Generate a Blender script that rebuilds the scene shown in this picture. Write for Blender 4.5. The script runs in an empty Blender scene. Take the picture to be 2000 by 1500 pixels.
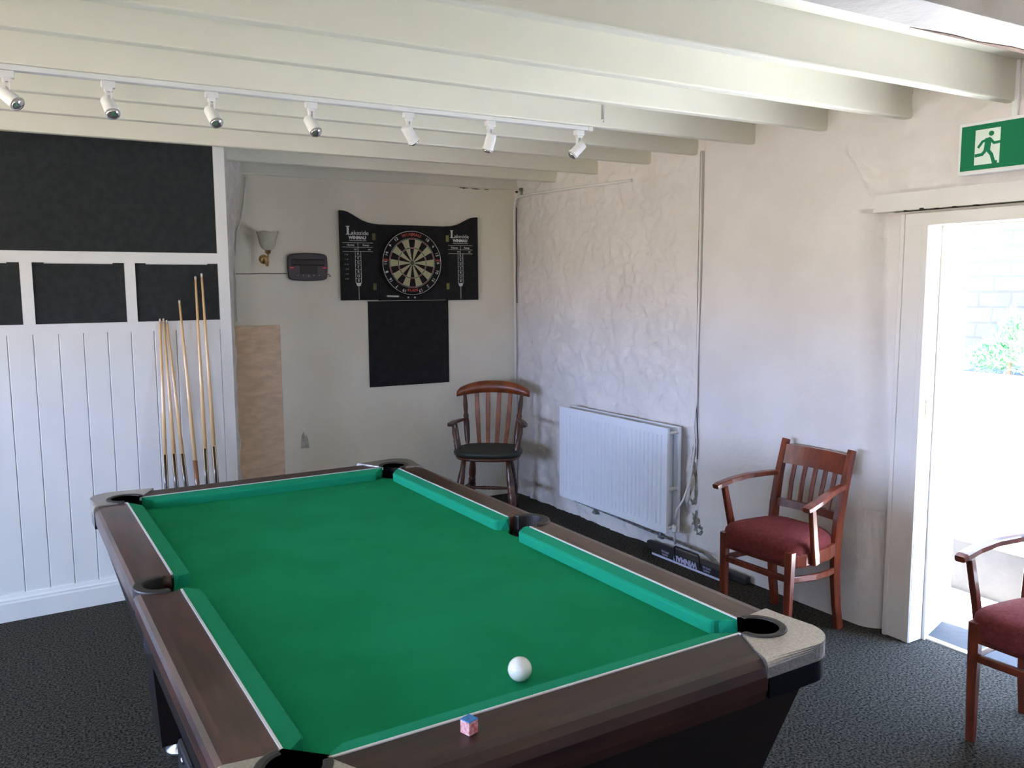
import bpy, bmesh, math, random
from mathutils import Vector, Matrix, noise
random.seed(7)
PI = math.pi
scene = bpy.context.scene
col = scene.collection

# ---------------------------------------------------------------- camera
cam_d = bpy.data.cameras.new('camera')
cam = bpy.data.objects.new('camera', cam_d); col.objects.link(cam)
R_ = Vector((0.86527367, -0.50126872, -0.0055803)); U_ = Vector((0.06288496, 0.09749278, 0.99324752)); F_ = Vector((0.49733988, 0.85978185, -0.1158802))
M = Matrix((R_, U_, -F_)).transposed().to_4x4(); M.translation = (-3.2146, -5.5134, 1.5819)
cam.matrix_world = M
cam_d.sensor_width = 36; cam_d.lens = 1653.96/2000*36; cam_d.clip_start = .05; cam_d.clip_end = 200
scene.camera = cam

# ---------------------------------------------------------------- world, sun, window portals, exposure
scene.view_settings.view_transform = 'Standard'; scene.view_settings.look = 'None'
scene.view_settings.gamma = 1; scene.view_settings.exposure = 1.3
scene.view_settings.use_curve_mapping = False
W = bpy.data.worlds.new('daylight'); scene.world = W; W.use_nodes = True
nt = W.node_tree; nt.nodes.clear()
out = nt.nodes.new('ShaderNodeOutputWorld'); bg = nt.nodes.new('ShaderNodeBackground')
tc = nt.nodes.new('ShaderNodeTexCoord'); sx = nt.nodes.new('ShaderNodeSeparateXYZ')
mr = nt.nodes.new('ShaderNodeMapRange'); mr.inputs[1].default_value = -1; mr.inputs[2].default_value = 1
rp = nt.nodes.new('ShaderNodeValToRGB')
nt.links.new(tc.outputs['Generated'], sx.inputs[0]); nt.links.new(sx.outputs['Z'], mr.inputs[0])
nt.links.new(mr.outputs[0], rp.inputs[0]); nt.links.new(rp.outputs[0], bg.inputs[0]); nt.links.new(bg.outputs[0], out.inputs[0])
e = rp.color_ramp.elements
e[0].position = 0; e[0].color = (.56, .49, .40, 1)          # sunlit ground below the horizon
e[1].position = 1; e[1].color = (.36, .56, 1.0, 1)
x = e.new(.485); x.color = (.62, .55, .46, 1)
x = e.new(.515); x.color = (.54, .64, 1.0, 1)
x = e.new(.62); x.color = (.40, .60, 1.0, 1)
bg.inputs[1].default_value = 19.0
sun_d = bpy.data.lights.new('sun', 'SUN'); sun = bpy.data.objects.new('sun', sun_d); col.objects.link(sun)
sun_d.energy = 62; sun_d.angle = .01; sun_d.color = (1, .97, .93)
sun.rotation_euler = Vector((.06, -.66, .92)).to_track_quat('Z', 'Y').to_euler()
XL, YR, ZC = -7.0, -7.6, 2.41
WIN_L = [(-4.3, -1.1, .95, 1.72), (-6.3, -5.3, .95, 1.72)]          # left wall windows: y0,y1,z0,z1
WIN_R = [(-5.2, -4.7, .95, 1.9)]                                   # rear wall window: x0,x1,z0,z1
def portal(name, loc, rot, sx_, sy_):
    d = bpy.data.lights.new(name, 'AREA'); d.shape = 'RECTANGLE'; d.size = sx_; d.size_y = sy_
    d.cycles.is_portal = True
    o = bpy.data.objects.new(name, d); col.objects.link(o); o.location = loc
    o.rotation_euler = Vector(rot).to_track_quat('-Z', 'Y').to_euler(); return o
for (y0, y1, z0, z1) in WIN_L: portal('window_portal', (XL-.15, (y0+y1)/2, (z0+z1)/2), (1, 0, 0), y1-y0, z1-z0)
for (x0, x1, z0, z1) in WIN_R: portal('window_portal', ((x0+x1)/2, YR-.15, (z0+z1)/2), (0, 1, 0), x1-x0, z1-z0)
portal('door_portal', (.60, -3.72, .92), (-1, 0, 0), 1.2, 1.84)

# ---------------------------------------------------------------- materials
def mat(name, c, rough=.6, metal=0, var=0, vscale=8, bump=0, bscale=60, c2=None, stretch=(1, 1, 1), spec=.5, coat=0, trans=0, emit=None, detail=4, bdist=.01, vlo=.35, vhi=.65):
    m = bpy.data.materials.new(name); m.use_nodes = True; n = m.node_tree; b = n.nodes['Principled BSDF']
    b.inputs['Base Color'].default_value = (*c, 1); b.inputs['Roughness'].default_value = rough
    b.inputs['Metallic'].default_value = metal; b.inputs['Specular IOR Level'].default_value = spec
    if coat: b.inputs['Coat Weight'].default_value = coat; b.inputs['Coat Roughness'].default_value = .15
    if trans: b.inputs['Transmission Weight'].default_value = trans
    if emit: b.inputs['Emission Color'].default_value = (*emit[:3], 1); b.inputs['Emission Strength'].default_value = emit[3]
    if c2 is None and var: c2 = tuple(v*(1-var) for v in c)
    t = n.nodes.new('ShaderNodeTexCoord'); mp = n.nodes.new('ShaderNodeMapping'); mp.inputs['Scale'].default_value = stretch
    n.links.new(t.outputs['Object'], mp.inputs[0])
    if c2 is not None:
        z = n.nodes.new('ShaderNodeTexNoise'); z.inputs['Scale'].default_value = vscale; z.inputs['Detail'].default_value = detail
        r = n.nodes.new('ShaderNodeValToRGB'); r.color_ramp.elements[0].position = vlo; r.color_ramp.elements[1].position = vhi
        r.color_ramp.elements[0].color = (*c2, 1); r.color_ramp.elements[1].color = (*c, 1)
        n.links.new(mp.outputs[0], z.inputs[0]); n.links.new(z.outputs[0], r.inputs[0]); n.links.new(r.outputs[0], b.inputs['Base Color'])
    if bump:
        z = n.nodes.new('ShaderNodeTexNoise'); z.inputs['Scale'].default_value = bscale; z.inputs['Detail'].default_value = 5
        k = n.nodes.new('ShaderNodeBump'); k.inputs['Strength'].default_value = bump; k.inputs['Distance'].default_value = bdist
        n.links.new(mp.outputs[0], z.inputs[0]); n.links.new(z.outputs[0], k.inputs['Height']); n.links.new(k.outputs[0], b.inputs['Normal'])
    return m
def s2l(*c): return tuple((v/255/12.92 if v < 10 else ((v/255+.055)/1.055)**2.4) for v in c)
MT = {}
MT['wall'] = mat('painted_wall', (.80, .765, .74), .75, c2=(.74, .70, .67), vscale=3, bump=.35, bscale=35)
MT['wallback'] = mat('painted_back_wall', (.87, .83, .71), .75, c2=(.83, .78, .66), vscale=3, bump=.15, bscale=30)
MT['stone'] = mat('whitewashed_stone', (.78, .75, .71), .8, c2=(.69, .65, .60), vscale=9, bump=.9, bscale=22, bdist=.02)
MT['ceil'] = mat('cream_ceiling', (.80, .785, .68), .6, bump=.1, bscale=40)
MT['joist'] = mat('cream_joist', (.80, .785, .68), .45, c2=(.78, .765, .66), vscale=4, bump=.06, bscale=50)
MT['beam'] = mat('worn_beam', (.56, .53, .50), .6, c2=(.46, .43, .40), vscale=5, bump=.5, bscale=30)
MT['white'] = mat('white_gloss', (.82, .82, .82), .35, c2=(.79, .79, .79), vscale=4)
MT['frame'] = mat('door_frame_white', (.80, .78, .75), .4, c2=(.76, .73, .70), vscale=5)
MT['cream'] = mat('cream_gloss', (.85, .82, .72), .4)
MT['carpet'] = mat('charcoal_carpet', s2l(96, 91, 80), .95, c2=s2l(10, 10, 11), vscale=110, bump=1, bscale=260, detail=6, bdist=.012, spec=.15)
_c = MT['carpet'].node_tree.nodes['Principled BSDF']; _c.inputs['Sheen Weight'].default_value = .0; _c.inputs['Sheen Roughness'].default_value = .45
MT['panel'] = mat('black_felt', s2l(50, 53, 55), .9, c2=s2l(44, 46, 48), vscale=30, bump=.2, bscale=300, spec=.2)
MT['black'] = mat('black_satin', (.018, .018, .019), .5)
MT['blackmat'] = mat('black_matt', (.012, .012, .013), .75, spec=.25, c2=(.018, .018, .02), vscale=20)
MT['rubber'] = mat('black_rubber', (.022, .02, .02), .45)
MT['cloth'] = mat('green_baize', (.006, .265, .118), .95, c2=(.005, .228, .098), vscale=5, bump=.3, bscale=500, spec=.12, stretch=(1, 1, 1), bdist=.002)
MT['cush'] = mat('green_cushion', (.006, .29, .16), .85, bump=.2, bscale=500, spec=.2, bdist=.002)
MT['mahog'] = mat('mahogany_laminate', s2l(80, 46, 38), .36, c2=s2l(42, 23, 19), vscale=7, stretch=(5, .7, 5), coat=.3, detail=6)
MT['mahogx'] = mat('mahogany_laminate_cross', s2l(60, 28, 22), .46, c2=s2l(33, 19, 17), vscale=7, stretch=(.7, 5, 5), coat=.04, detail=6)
MT['mahogdark'] = mat('dark_laminate', s2l(30, 20, 19), .5, c2=s2l(20, 14, 14), vscale=7, stretch=(.7, 5, 3), spec=.3)
MT['chrome'] = mat('brushed_silver', (.72, .72, .74), .28, metal=1)
MT['darkchrome'] = mat('dark_chrome', (.10, .11, .15), .18, metal=1)
MT['silver'] = mat('speckled_silver', (.62, .60, .56), .30, metal=.85, c2=(.46, .44, .41), vscale=160, bump=.15, bscale=300)
MT['strip'] = mat('silver_strip', (.88, .89, .93), .3, metal=.4)
MT['ballwhite'] = mat('cue_ball_white', (.86, .85, .80), .12, coat=.6)
MT['chalkpaper'] = mat('chalk_wrapper', (.62, .10, .10), .6, c2=(.75, .52, .52), vscale=120)
MT['chalkblue'] = mat('blue_chalk', (.07, .26, .62), .9)
MT['ash'] = mat('ash_shaft', (.66, .42, .20), .3, c2=(.72, .50, .27), vscale=9, stretch=(6, 6, .6), coat=.4)
MT['butt'] = mat('black_butt', (.012, .011, .014), .2, coat=.5)
MT['buttbrown'] = mat('brown_butt', (.22, .085, .035), .25, coat=.5)
MT['tip'] = mat('cue_tip', (.55, .50, .42), .6)
MT['ply'] = mat('plywood', s2l(232, 204, 172), .7, c2=s2l(212, 184, 153), vscale=14, stretch=(1, 1, 2.5), bump=.1, bscale=60)
MT['oak'] = mat('reddish_elm', s2l(150, 78, 38), .35, c2=s2l(112, 54, 28), vscale=9, stretch=(1.5, 1.5, 1.5), coat=.3)
MT['darkoak'] = mat('dark_turned_wood', s2l(98, 58, 40), .32, c2=s2l(64, 38, 30), vscale=10, coat=.35)
MT['seatgreen'] = mat('dark_green_vinyl', s2l(46, 54, 46), .5, c2=s2l(38, 45, 40), vscale=12)
MT['cherry'] = mat('cherry_stained_wood', s2l(128, 58, 34), .28, c2=s2l(98, 42, 27), vscale=8, stretch=(4, 4, 1), coat=.4)
MT['maroon'] = mat('maroon_upholstery', s2l(122, 56, 54), .9, c2=s2l(106, 46, 46), vscale=60, bump=.3, bscale=300, spec=.2)
MT['rad'] = mat('radiator_white', (.83, .87, .95), .35)
MT['pipe'] = mat('painted_pipe', (.78, .76, .74), .45)
MT['darkpipe'] = mat('dark_pipe', (.10, .09, .09), .5, c2=(.30, .29, .28), vscale=30)
MT['brass'] = mat('brass', (.55, .38, .18), .3, metal=1)
MT['glass'] = mat('frosted_glass', (.80, .78, .62), .45, trans=.45)
MT['bulb'] = mat('lamp_glass', (.62, .60, .60), .12, metal=.85)
MT['dial'] = mat('dark_purple_plastic', s2l(50, 36, 46), .4)
MT['dialdark'] = mat('scorer_window', (.008, .006, .01), .15)
MT['redled'] = mat('red_light', (.5, .02, .03), .4, emit=(1, .05, .08, .12))
MT['signgreen'] = mat('sign_green', (.003, .185, .075), .6, spec=.2)
MT['signwhite'] = mat('sign_white', (.74, .85, .76), .35)
MT['printwhite'] = mat('print_white', (.72, .72, .70), .5)
MT['printgrey'] = mat('print_grey', (.32, .32, .31), .5)
MT['printred'] = mat('print_red', (.46, .07, .045), .5)
MT['sisal_cream'] = mat('sisal_cream', (.50, .47, .28), .8)
MT['sisal_black'] = mat('sisal_black', (.016, .014, .014), .85, spec=.2)
MT['sisal_red'] = mat('sisal_red', (.30, .035, .04), .8)
MT['sisal_green'] = mat('sisal_green', (.03, .13, .05), .8)
MT['wire'] = mat('steel_wire', (.75, .77, .80), .35, metal=.5)
MT['outstone'] = mat('outdoor_paving', (.62, .60, .56), .9, c2=(.5, .48, .45), vscale=5, bump=.4, bscale=20)
MT['doorstep'] = mat('doorstep_shade_stone', (.042, .040, .038), .85, c2=(.034, .033, .032), vscale=9, bump=.3, bscale=30)  # doorstep tone; on the terrace riser this darkness stands in for shade
MT['leaf'] = mat('shrub_leaf', (.07, .22, .07), .6, c2=(.14, .32, .12), vscale=14)
MT['bark'] = mat('bark', (.12, .08, .05), .8)
MT['brown_grey_patch'] = mat('brown_grey_patch', (.34, .32, .27), .9, c2=(.16, .15, .11), vscale=40)
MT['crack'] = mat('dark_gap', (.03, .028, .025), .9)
# far stone wall: blocks
def stone_blocks():
    m = bpy.data.materials.new('pale_block_stone'); m.use_nodes = True; n = m.node_tree; b = n.nodes['Principled BSDF']
    t = n.nodes.new('ShaderNodeTexCoord'); mp = n.nodes.new('ShaderNodeMapping'); mp.inputs['Rotation'].default_value = (0, PI/2, PI/2)
    w = n.nodes.new('ShaderNodeTexNoise'); w.inputs['Scale'].default_value = 3
    ad = n.nodes.new('ShaderNodeMixRGB'); ad.inputs[0].default_value = .06
    sp = n.nodes.new('ShaderNodeSeparateXYZ'); cb = n.nodes.new('ShaderNodeCombineXYZ')
    br = n.nodes.new('ShaderNodeTexBrick'); br.inputs['Scale'].default_value = 1
    br.inputs['Brick Width'].default_value = .26; br.inputs['Row Height'].default_value = .12; br.inputs['Mortar Size'].default_value = .010
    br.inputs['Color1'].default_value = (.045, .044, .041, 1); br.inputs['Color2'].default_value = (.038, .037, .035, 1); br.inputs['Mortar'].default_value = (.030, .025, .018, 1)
    n.links.new(t.outputs['Object'], sp.inputs[0]); n.links.new(sp.outputs[1], cb.inputs[0]); n.links.new(sp.outputs[2], cb.inputs[1])
    n.links.new(cb.outputs[0], ad.inputs[1]); n.links.new(t.outputs['Object'], w.inputs[0]); n.links.new(w.outputs[1], ad.inputs[2])
    n.links.new(ad.outputs[0], br.inputs[0]); n.links.new(br.outputs[0], b.inputs['Base Color'])
    k = n.nodes.new('ShaderNodeBump'); k.inputs['Strength'].default_value = .6; k.invert = True
    n.links.new(br.outputs['Fac'], k.inputs['Height']); n.links.new(k.outputs[0], b.inputs['Normal']); b.inputs['Roughness'].default_value = .9
    return m
MT['blocks'] = stone_blocks()

# ---------------------------------------------------------------- mesh helpers
def V(*a): return Vector(a)
class MB:
    def __init__(s): s.b = bmesh.new(); s.mats = []
    def mi(s, m):
        if m is None: return 0
        if m not in s.mats: s.mats.append(m)
        return s.mats.index(m)
    def box(s, x0, x1, y0, y1, z0, z1, mx=None, bev=0, m=None):
        vs = [s.b.verts.new(V(x, y, z)) for x in (x0, x1) for y in (y0, y1) for z in (z0, z1)]
        i = s.mi(m); fs = []
        for q in ((0, 1, 3, 2), (4, 6, 7, 5), (0, 4, 5, 1), (2, 3, 7, 6), (0, 2, 6, 4), (1, 5, 7, 3)):
            f = s.b.faces.new([vs[k] for k in q]); f.material_index = i; fs.append(f)
        if bev:
            es = list({e for f in fs for e in f.edges})
            r = bmesh.ops.bevel(s.b, geom=es, offset=bev, segments=2, profile=.5, affect='EDGES')
            vs = list({v for f in r['faces'] for v in f.verts} | {v for f in fs if f.is_valid for v in f.verts})
            for f in r['faces']: f.material_index = i
        if mx is not None:
            for v in vs: v.co = mx @ v.co
        return s
    def prism(s, pts, a, c, axis='z', mx=None, m=None, smooth=False):
        # polygon in a plane, extruded along an axis from a to c
        def P(p, h):
            return {'z': V(p[0], p[1], h), 'y': V(p[0], h, p[1]), 'x': V(h, p[0], p[1])}[axis]
        i = s.mi(m)
        A = [s.b.verts.new(P(p, a)) for p in pts]; B = [s.b.verts.new(P(p, c)) for p in pts]
        f = s.b.faces.new(A); f.material_index = i; g = s.b.faces.new(B[::-1]); g.material_index = i
        n = len(pts)
        for k in range(n):
            h = s.b.faces.new([A[(k+1) % n], A[k], B[k], B[(k+1) % n]]); h.material_index = i; h.smooth = smooth
        if mx is not None:
            for v in A+B: v.co = mx @ v.co
        return s
    def tube(s, path, rad, seg=10, cap=True, mx=None, m=None, sq=False, up=None):
        # sweep a round (or rectangular: rad=(w,h)) section along a path
        pts = [Vector(p) for p in path]; n = len(pts); rings = []; i = s.mi(m)
        prev = None
        for k, p in enumerate(pts):
            d = (pts[min(k+1, n-1)]-pts[max(k-1, 0)])
            d = d.normalized() if d.length > 1e-9 else V(0, 0, 1)
            if up is not None: u = Vector(up) - d*d.dot(Vector(up))
            elif prev is None:
                u = V(0, 0, 1) if abs(d.z) < .9 else V(1, 0, 0); u = u-d*d.dot(u)
            else: u = prev-d*d.dot(prev)
            u.normalize(); prev = u; w = d.cross(u)
            r = rad[k] if isinstance(rad, list) else rad
            if sq:
                a, c = r
                ring = [p+w*a*sx+u*c*sy for sx, sy in ((1, .7), (.7, 1), (-.7, 1), (-1, .7), (-1, -.7), (-.7, -1), (.7, -1), (1, -.7))]
            else:
                ring = [p+w*math.cos(2*PI*j/seg)*r+u*math.sin(2*PI*j/seg)*r for j in range(seg)]
            if mx is not None: ring = [mx @ q for q in ring]
            rings.append([s.b.verts.new(q) for q in ring])
        g = len(rings[0])
        for k in range(n-1):
            for j in range(g):
                f = s.b.faces.new([rings[k][j], rings[k][(j+1) % g], rings[k+1][(j+1) % g], rings[k+1][j]])
                f.material_index = i; f.smooth = not sq
        if cap:
            f = s.b.faces.new(rings[0][::-1]); f.material_index = i
            f = s.b.faces.new(rings[-1]); f.material_index = i
        return s
    def lathe(s, prof, seg=20, mx=None, m=None):
        # prof: (r,z) list about z
        i = s.mi(m); rings = []
        for r, z in prof:
            ring = [V(r*math.cos(2*PI*j/seg), r*math.sin(2*PI*j/seg), z) for j in range(seg)]
            if mx is not None: ring = [mx @ q for q in ring]
            rings.append([s.b.verts.new(q) for q in ring])
        for k in range(len(prof)-1):
            for j in range(seg):
                f = s.b.faces.new([rings[k][j], rings[k][(j+1) % seg], rings[k+1][(j+1) % seg], rings[k+1][j]])
                f.material_index = i; f.smooth = True
        f = s.b.faces.new(rings[0][::-1]); f.material_index = i; f = s.b.faces.new(rings[-1]); f.material_index = i
        return s
    def turned(s, a, c, prof, seg=12, m=None):
        # turned member between points a and c; prof: (t, r)
        a = Vector(a); c = Vector(c); return s.tube([a.lerp(c, t) for t, r in prof], [r for t, r in prof], seg=seg, m=m)
    def grid(s, fn, nu, nv, m=None, smooth=True, skip=None):
        i = s.mi(m); vs = [[None]*(nv+1) for _ in range(nu+1)]
        def g(a, b_):
            if vs[a][b_] is None: vs[a][b_] = s.b.verts.new(fn(a/nu, b_/nv))
            return vs[a][b_]
        for a in range(nu):
            for b_ in range(nv):
                if skip and skip((a+.5)/nu, (b_+.5)/nv): continue
                f = s.b.faces.new([g(a, b_), g(a+1, b_), g(a+1, b_+1), g(a, b_+1)]); f.material_index = i; f.smooth = smooth
        return s
    def text(s, string, size, mx, m=None, align='CENTER', th=.0006, bold=0):
        c = bpy.data.curves.new('t', 'FONT'); c.body = string; c.size = size; c.align_x = align; c.align_y = 'CENTER'
        c.extrude = th; c.offset = bold; c.resolution_u = 3
        o = bpy.data.objects.new('t', c); col.objects.link(o)
        bpy.context.view_layer.update()
        dg = bpy.context.evaluated_depsgraph_get(); me = bpy.data.meshes.new_from_object(o.evaluated_get(dg))
        i = s.mi(m); vs = [s.b.verts.new(mx @ v.co) for v in me.vertices]
        for p in me.polygons:
            try: f = s.b.faces.new([vs[k] for k in p.vertices]); f.material_index = i
            except ValueError: pass
        bpy.data.objects.remove(o); bpy.data.curves.remove(c); bpy.data.meshes.remove(me)
        return s
    def build(s, name, m, parent=None, fix=True, loc=None, rot=None):
        if fix: bmesh.ops.recalc_face_normals(s.b, faces=s.b.faces)
        me = bpy.data.meshes.new(name); s.b.to_mesh(me); s.b.free()
        ms = [MT[k] if isinstance(k, str) else k for k in s.mats] or [MT[m] if isinstance(m, str) else m]
        if s.mats and s.mats[0] is None: ms[0] = MT[m]
        for k in ms: me.materials.append(k)
        o = bpy.data.objects.new(name, me); col.objects.link(o)
        if parent is not None: o.parent = parent
        if loc is not None: o.location = loc
        if rot is not None: o.rotation_euler = rot
        return o
def thing(name, label, cat, loc=(0, 0, 0), rz=0, group=None):
    o = bpy.data.objects.new(name, None); o.empty_display_size = .1; col.objects.link(o)
    o.location = loc; o.rotation_euler = (0, 0, rz); return tag(o, label, cat, group)
def tag(o, label, cat, group=None):
    o['label'] = label; o['category'] = cat
    if group: o['group'] = group
    return o
def struct(o): o['kind'] = 'structure'; return o
def dup(root, loc, rz, label):
    r = root.copy(); col.objects.link(r); r.location = loc; r.rotation_euler = (0, 0, rz); r['label'] = label
    for ch in list(root.children):
        c = ch.copy(); col.objects.link(c); c.parent = r
        for g in list(ch.children):
            d = g.copy(); col.objects.link(d); d.parent = c
    return r
def cut(o, cutter_mb):
    # subtract a throwaway solid from an object, leaving a plain mesh
    bmesh.ops.recalc_face_normals(cutter_mb.b, faces=cutter_mb.b.faces)
    cm = bpy.data.meshes.new('c'); cutter_mb.b.to_mesh(cm); cutter_mb.b.free(); c = bpy.data.objects.new('c', cm); col.objects.link(c)
    c.matrix_world = o.matrix_world if o.parent is None else Matrix()
    par = o.parent; o.parent = None
    md = o.modifiers.new('b', 'BOOLEAN'); md.object = c; md.operation = 'DIFFERENCE'; md.solver = 'EXACT'
    bpy.context.view_layer.update()
    me = bpy.data.meshes.new_from_object(o.evaluated_get(bpy.context.evaluated_depsgraph_get()))
    o.modifiers.clear(); old = o.data; o.data = me; me.name = old.name
    bpy.data.objects.remove(c); o.parent = par
    return o
def arc(cx, cy, r, a0, a1, n): return [(cx+r*math.cos(math.radians(a0+(a1-a0)*k/n)), cy+r*math.sin(math.radians(a0+(a1-a0)*k/n))) for k in range(n+1)]
def WR(s, z, d=0): return V(.0247*s-d, -s, z)              # a point on the right wall: s along from the corner, d out into the room
WRX = Matrix(((-.0247, -1, 0, 0), (1, -.0247, 0, 0), (0, 0, 1, 0), (0, 0, 0, 1)))

# ---------------------------------------------------------------- room shell
def fbm(p, o=4):
    v = 0; a = 1; f = 1
    for _ in range(o): v += a*noise.noise(p*f); a *= .5; f *= 2.03
    return v
struct(MB().box(XL-.2, .25, YR-.2, .2, -.12, 0).build('floor', 'carpet'))
struct(MB().box(XL-.2, .6, YR-.2, .25, ZC, ZC+.1).build('ceiling', 'ceil'))
b = MB()
b.grid(lambda u, v: V(-2.3+2.4*u, -.004+.007*fbm(V(u*4, v*4, 3.)), ZC*v), 120, 110)
b.box(-2.3, .6, .02, .2, 0, ZC)
struct(b.build('wall_back', 'wallback'))
# lumpy chimney side of the alcove
def alc(u, v):
    z = ZC*v
    base = -2.055 + max(0, (z-1.5))*.045 + max(0, z-1.85)*.10
    return V(base + (-2.30-base)*u**1.3 + .016*fbm(V(u*7, v*18, 9.)), -.79*u, z)
struct(MB().grid(alc, 40, 110).build('wall_alcove', 'stone'))
struct(MB().box(XL, -2.3, -.76, -.70, 0, ZC).build('wall_recess', 'wall'))

# right wall: rough stone up to the pipe, smoother plaster to the rounded corner, door opening, then plain wall
DS0, DS1, DZ = 3.286, 4.26, 1.82
def rw(s, z):
    rough = 1.0 if s < 1.93 else .25
    if s > 2.80 and z > 1.93:
        edge = 2.80 + (2.31-z)*.62
        if s > edge: rough = .9
    d = .014*rough*fbm(V(s*2.6, z*2.6, 1.7), 2)
    if rough > .5: d += rough*(.013*noise.noise(V(s*7, z*8, 5.2))+.014*noise.noise(V(s*15, z*16, 2.2))+.008*noise.noise(V(s*30, z*30, 4.2)))
    d += .012*fbm(V(s*.9, z*.9, 7.7), 2)
    if s > 2.80 and z > 1.93 and rough > .5: d += .006
    if s > 3.035 and 1.89 < z < 1.965: d = min(d, -.004)
    k = 3.0 + max(0, 1.9-z)*.062
    if z < 1.9 and s > k-.09:                       # rounded arris before the door frame
        t = min(1, (s-(k-.09))/.12); d -= .085*t*t
    if abs(s-1.945) < .014: d -= .012
    d *= 1 if s > .03 else s/.03
    return WR(s, z, d)
def skip_door(u, v):
    s = 4.5*u; z = ZC*v
    return s > 3.20 and s < DS1+.04 and z < DZ+.04
b = MB()
b.grid(lambda u, v: rw(4.5*u, ZC*v), 400, 215, skip=skip_door)
b.box(0, 1, 0, 1, 0, 1, mx=Matrix.Translation((.16, -3.16, 0)) @ Matrix.Diagonal((.38, 3.16, ZC, 1)))
b.box(.16, .54, -4.5, -3.16, DZ+.03, ZC); b.box(.16, .54, YR, -DS1-.02, 0, ZC); b.box(.08, .20, YR, -4.48, 0, ZC)
struct(b.build('wall_right', 'stone' if False else 'wall'))
# left wall and rear wall with window openings (mostly behind the viewer)
def holes(axis, p0, p1, a0, a1, wins, name):
    b = MB()
    def bx(u0, u1, z0, z1):
        if u1-u0 < 1e-4 or z1-z0 < 1e-4: return
        if axis == 'x': b.box(p0, p1, u0, u1, z0, z1)
        else: b.box(u0, u1, p0, p1, z0, z1)
    c = a0
    for (u0, u1, z0, z1) in sorted(wins):
        bx(c, u0, 0, ZC); bx(u0, u1, 0, z0); bx(u0, u1, z1, ZC); c = u1
    bx(c, a1, 0, ZC); struct(b.build(name, 'wall'))
holes('x', XL-.2, XL, YR, -.7, WIN_L, 'wall_left')
holes('y', YR-.2, YR, XL-.2, .54, WIN_R, 'wall_rear')
k = 0
for (u0, u1, z0, z1) in WIN_L:
    k += 1; b = MB()
    for a, c in ((u0, u0+.05), (u1-.05, u1), ((u0+u1)/2-.02, (u0+u1)/2+.02)): b.box(XL-.12, XL-.06, a, c, z0, z1)
    for a, c in ((z0, z0+.05), (z1-.05, z1)): b.box(XL-.121, XL-.059, u0, u1, a, c)
    struct(b.build('window_%d' % k, 'white'))
for (u0, u1, z0, z1) in WIN_R:
    k += 1; b = MB()
    for a, c in ((u0, u0+.05), (u1-.05, u1), ((u0+u1)/2-.02, (u0+u1)/2+.02)): b.box(a, c, YR-.12, YR-.06, z0, z1)
    for a, c in ((z0, z0+.05), (z1-.05, z1)): b.box(u0, u1, YR-.121, YR-.059, a, c)
    struct(b.build('window_%d' % k, 'white'))

# ceiling joists
def joist(y, zb, w=.045, x0=XL, s=None, m='joist', name='ceiling_joist'):
    x1 = .0247*(-y)+.02
    return struct(MB().box(x0, x1, y, y+w, zb, ZC+.005, bev=.006).build(name, m))
for y, zb, x0 in ((-3.62, 2.258, XL), (-3.19, 2.268, XL), (-2.764, 2.285, XL), (-2.324, 2.286, XL), (-1.914, 2.286, XL), (-1.524, 2.285, XL), (-1.021, 2.283, XL), (-.531, 2.285, -2.2), (-.045, 2.278, -2.2)):
    joist(y, zb, x0=x0)
joist(-4.18, 2.25, w=.145, m='beam', name='ceiling_beam')
for y in (-4.62, -5.05, -5.48, -5.91, -6.34, -6.77, -7.2): joist(y, 2.27)
# bare wood patch where the paint has come off the beam's lower edge
pts = [(-1.15, .0), (-.98, .014), (-.86, .008), (-.72, .026), (-.55, .022), (-.40, .035), (-.2, .03), (.08, .036), (.08, 0)]
bp = MB().prism([(x, -4.036+.0-w*.9) for x, w in pts], 2.2475, 2.2495).build('bare_wood_patch', mat('bare_wood', s2l(128, 100, 80), .8, var=.3, vscale=30))
bp['kind'] = 'structure'

# ---------------------------------------------------------------- partition with black panels (left)
PO = V(-2.25, -.8783, 0); PR = math.atan(.0464)
part_e = bpy.data.objects.new('wall_partition', None)
bpy.data.objects.remove(part_e)
X0 = -4.745
b = MB()
b.box(X0, 0, .012, .10, 0, ZC)                                  # core
b.box(-.055, 0, 0, .012, 0, ZC); b.box(-.058, 0, -.001, .0125, 0, 1.41)
b.box(X0, -.055, 0, .012, 1.702, 1.755)
b.box(X0, -.055, 0, .012, 1.362, 1.410)
for xa, xb in ((-.505, -.457), (-.955, -.905), (-1.405, -1.355), (-1.855, -1.805), (-2.305, -2.255), (-2.755, -2.705), (-3.205, -3.155)): b.box(xa, xb, 0, .012, 1.41, 1.702)
part = struct(b.build('wall_partition', 'white', loc=PO, rot=(0, 0, PR)))
b = MB()
edges = [-.058] + [-.17-.107*k for k in range(43)]
for a, c in zip(edges[:-1], edges[1:]):
    x1, x0 = a-.0012, c+.0012
    b.prism([(x0, .012), (x0, .0036), (x0+.0025, .001), (x1-.0025, .001), (x1, .0036), (x1, .012)], .10, 1.364, 'z')
b.build('cladding', 'white', part)
b = MB()
b.prism([(.012, 0), (-.020, 0), (-.020, .088), (-.017, .096), (-.017, .104), (-.010, .112), (-.006, .126), (.012, .128)], X0, -.0, 'x')
struct(b.build('baseboard_left', 'white', loc=PO, rot=(0, 0, PR)))
PM = Matrix.Translation(PO) @ Matrix.Rotation(PR, 4, 'Z')
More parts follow.
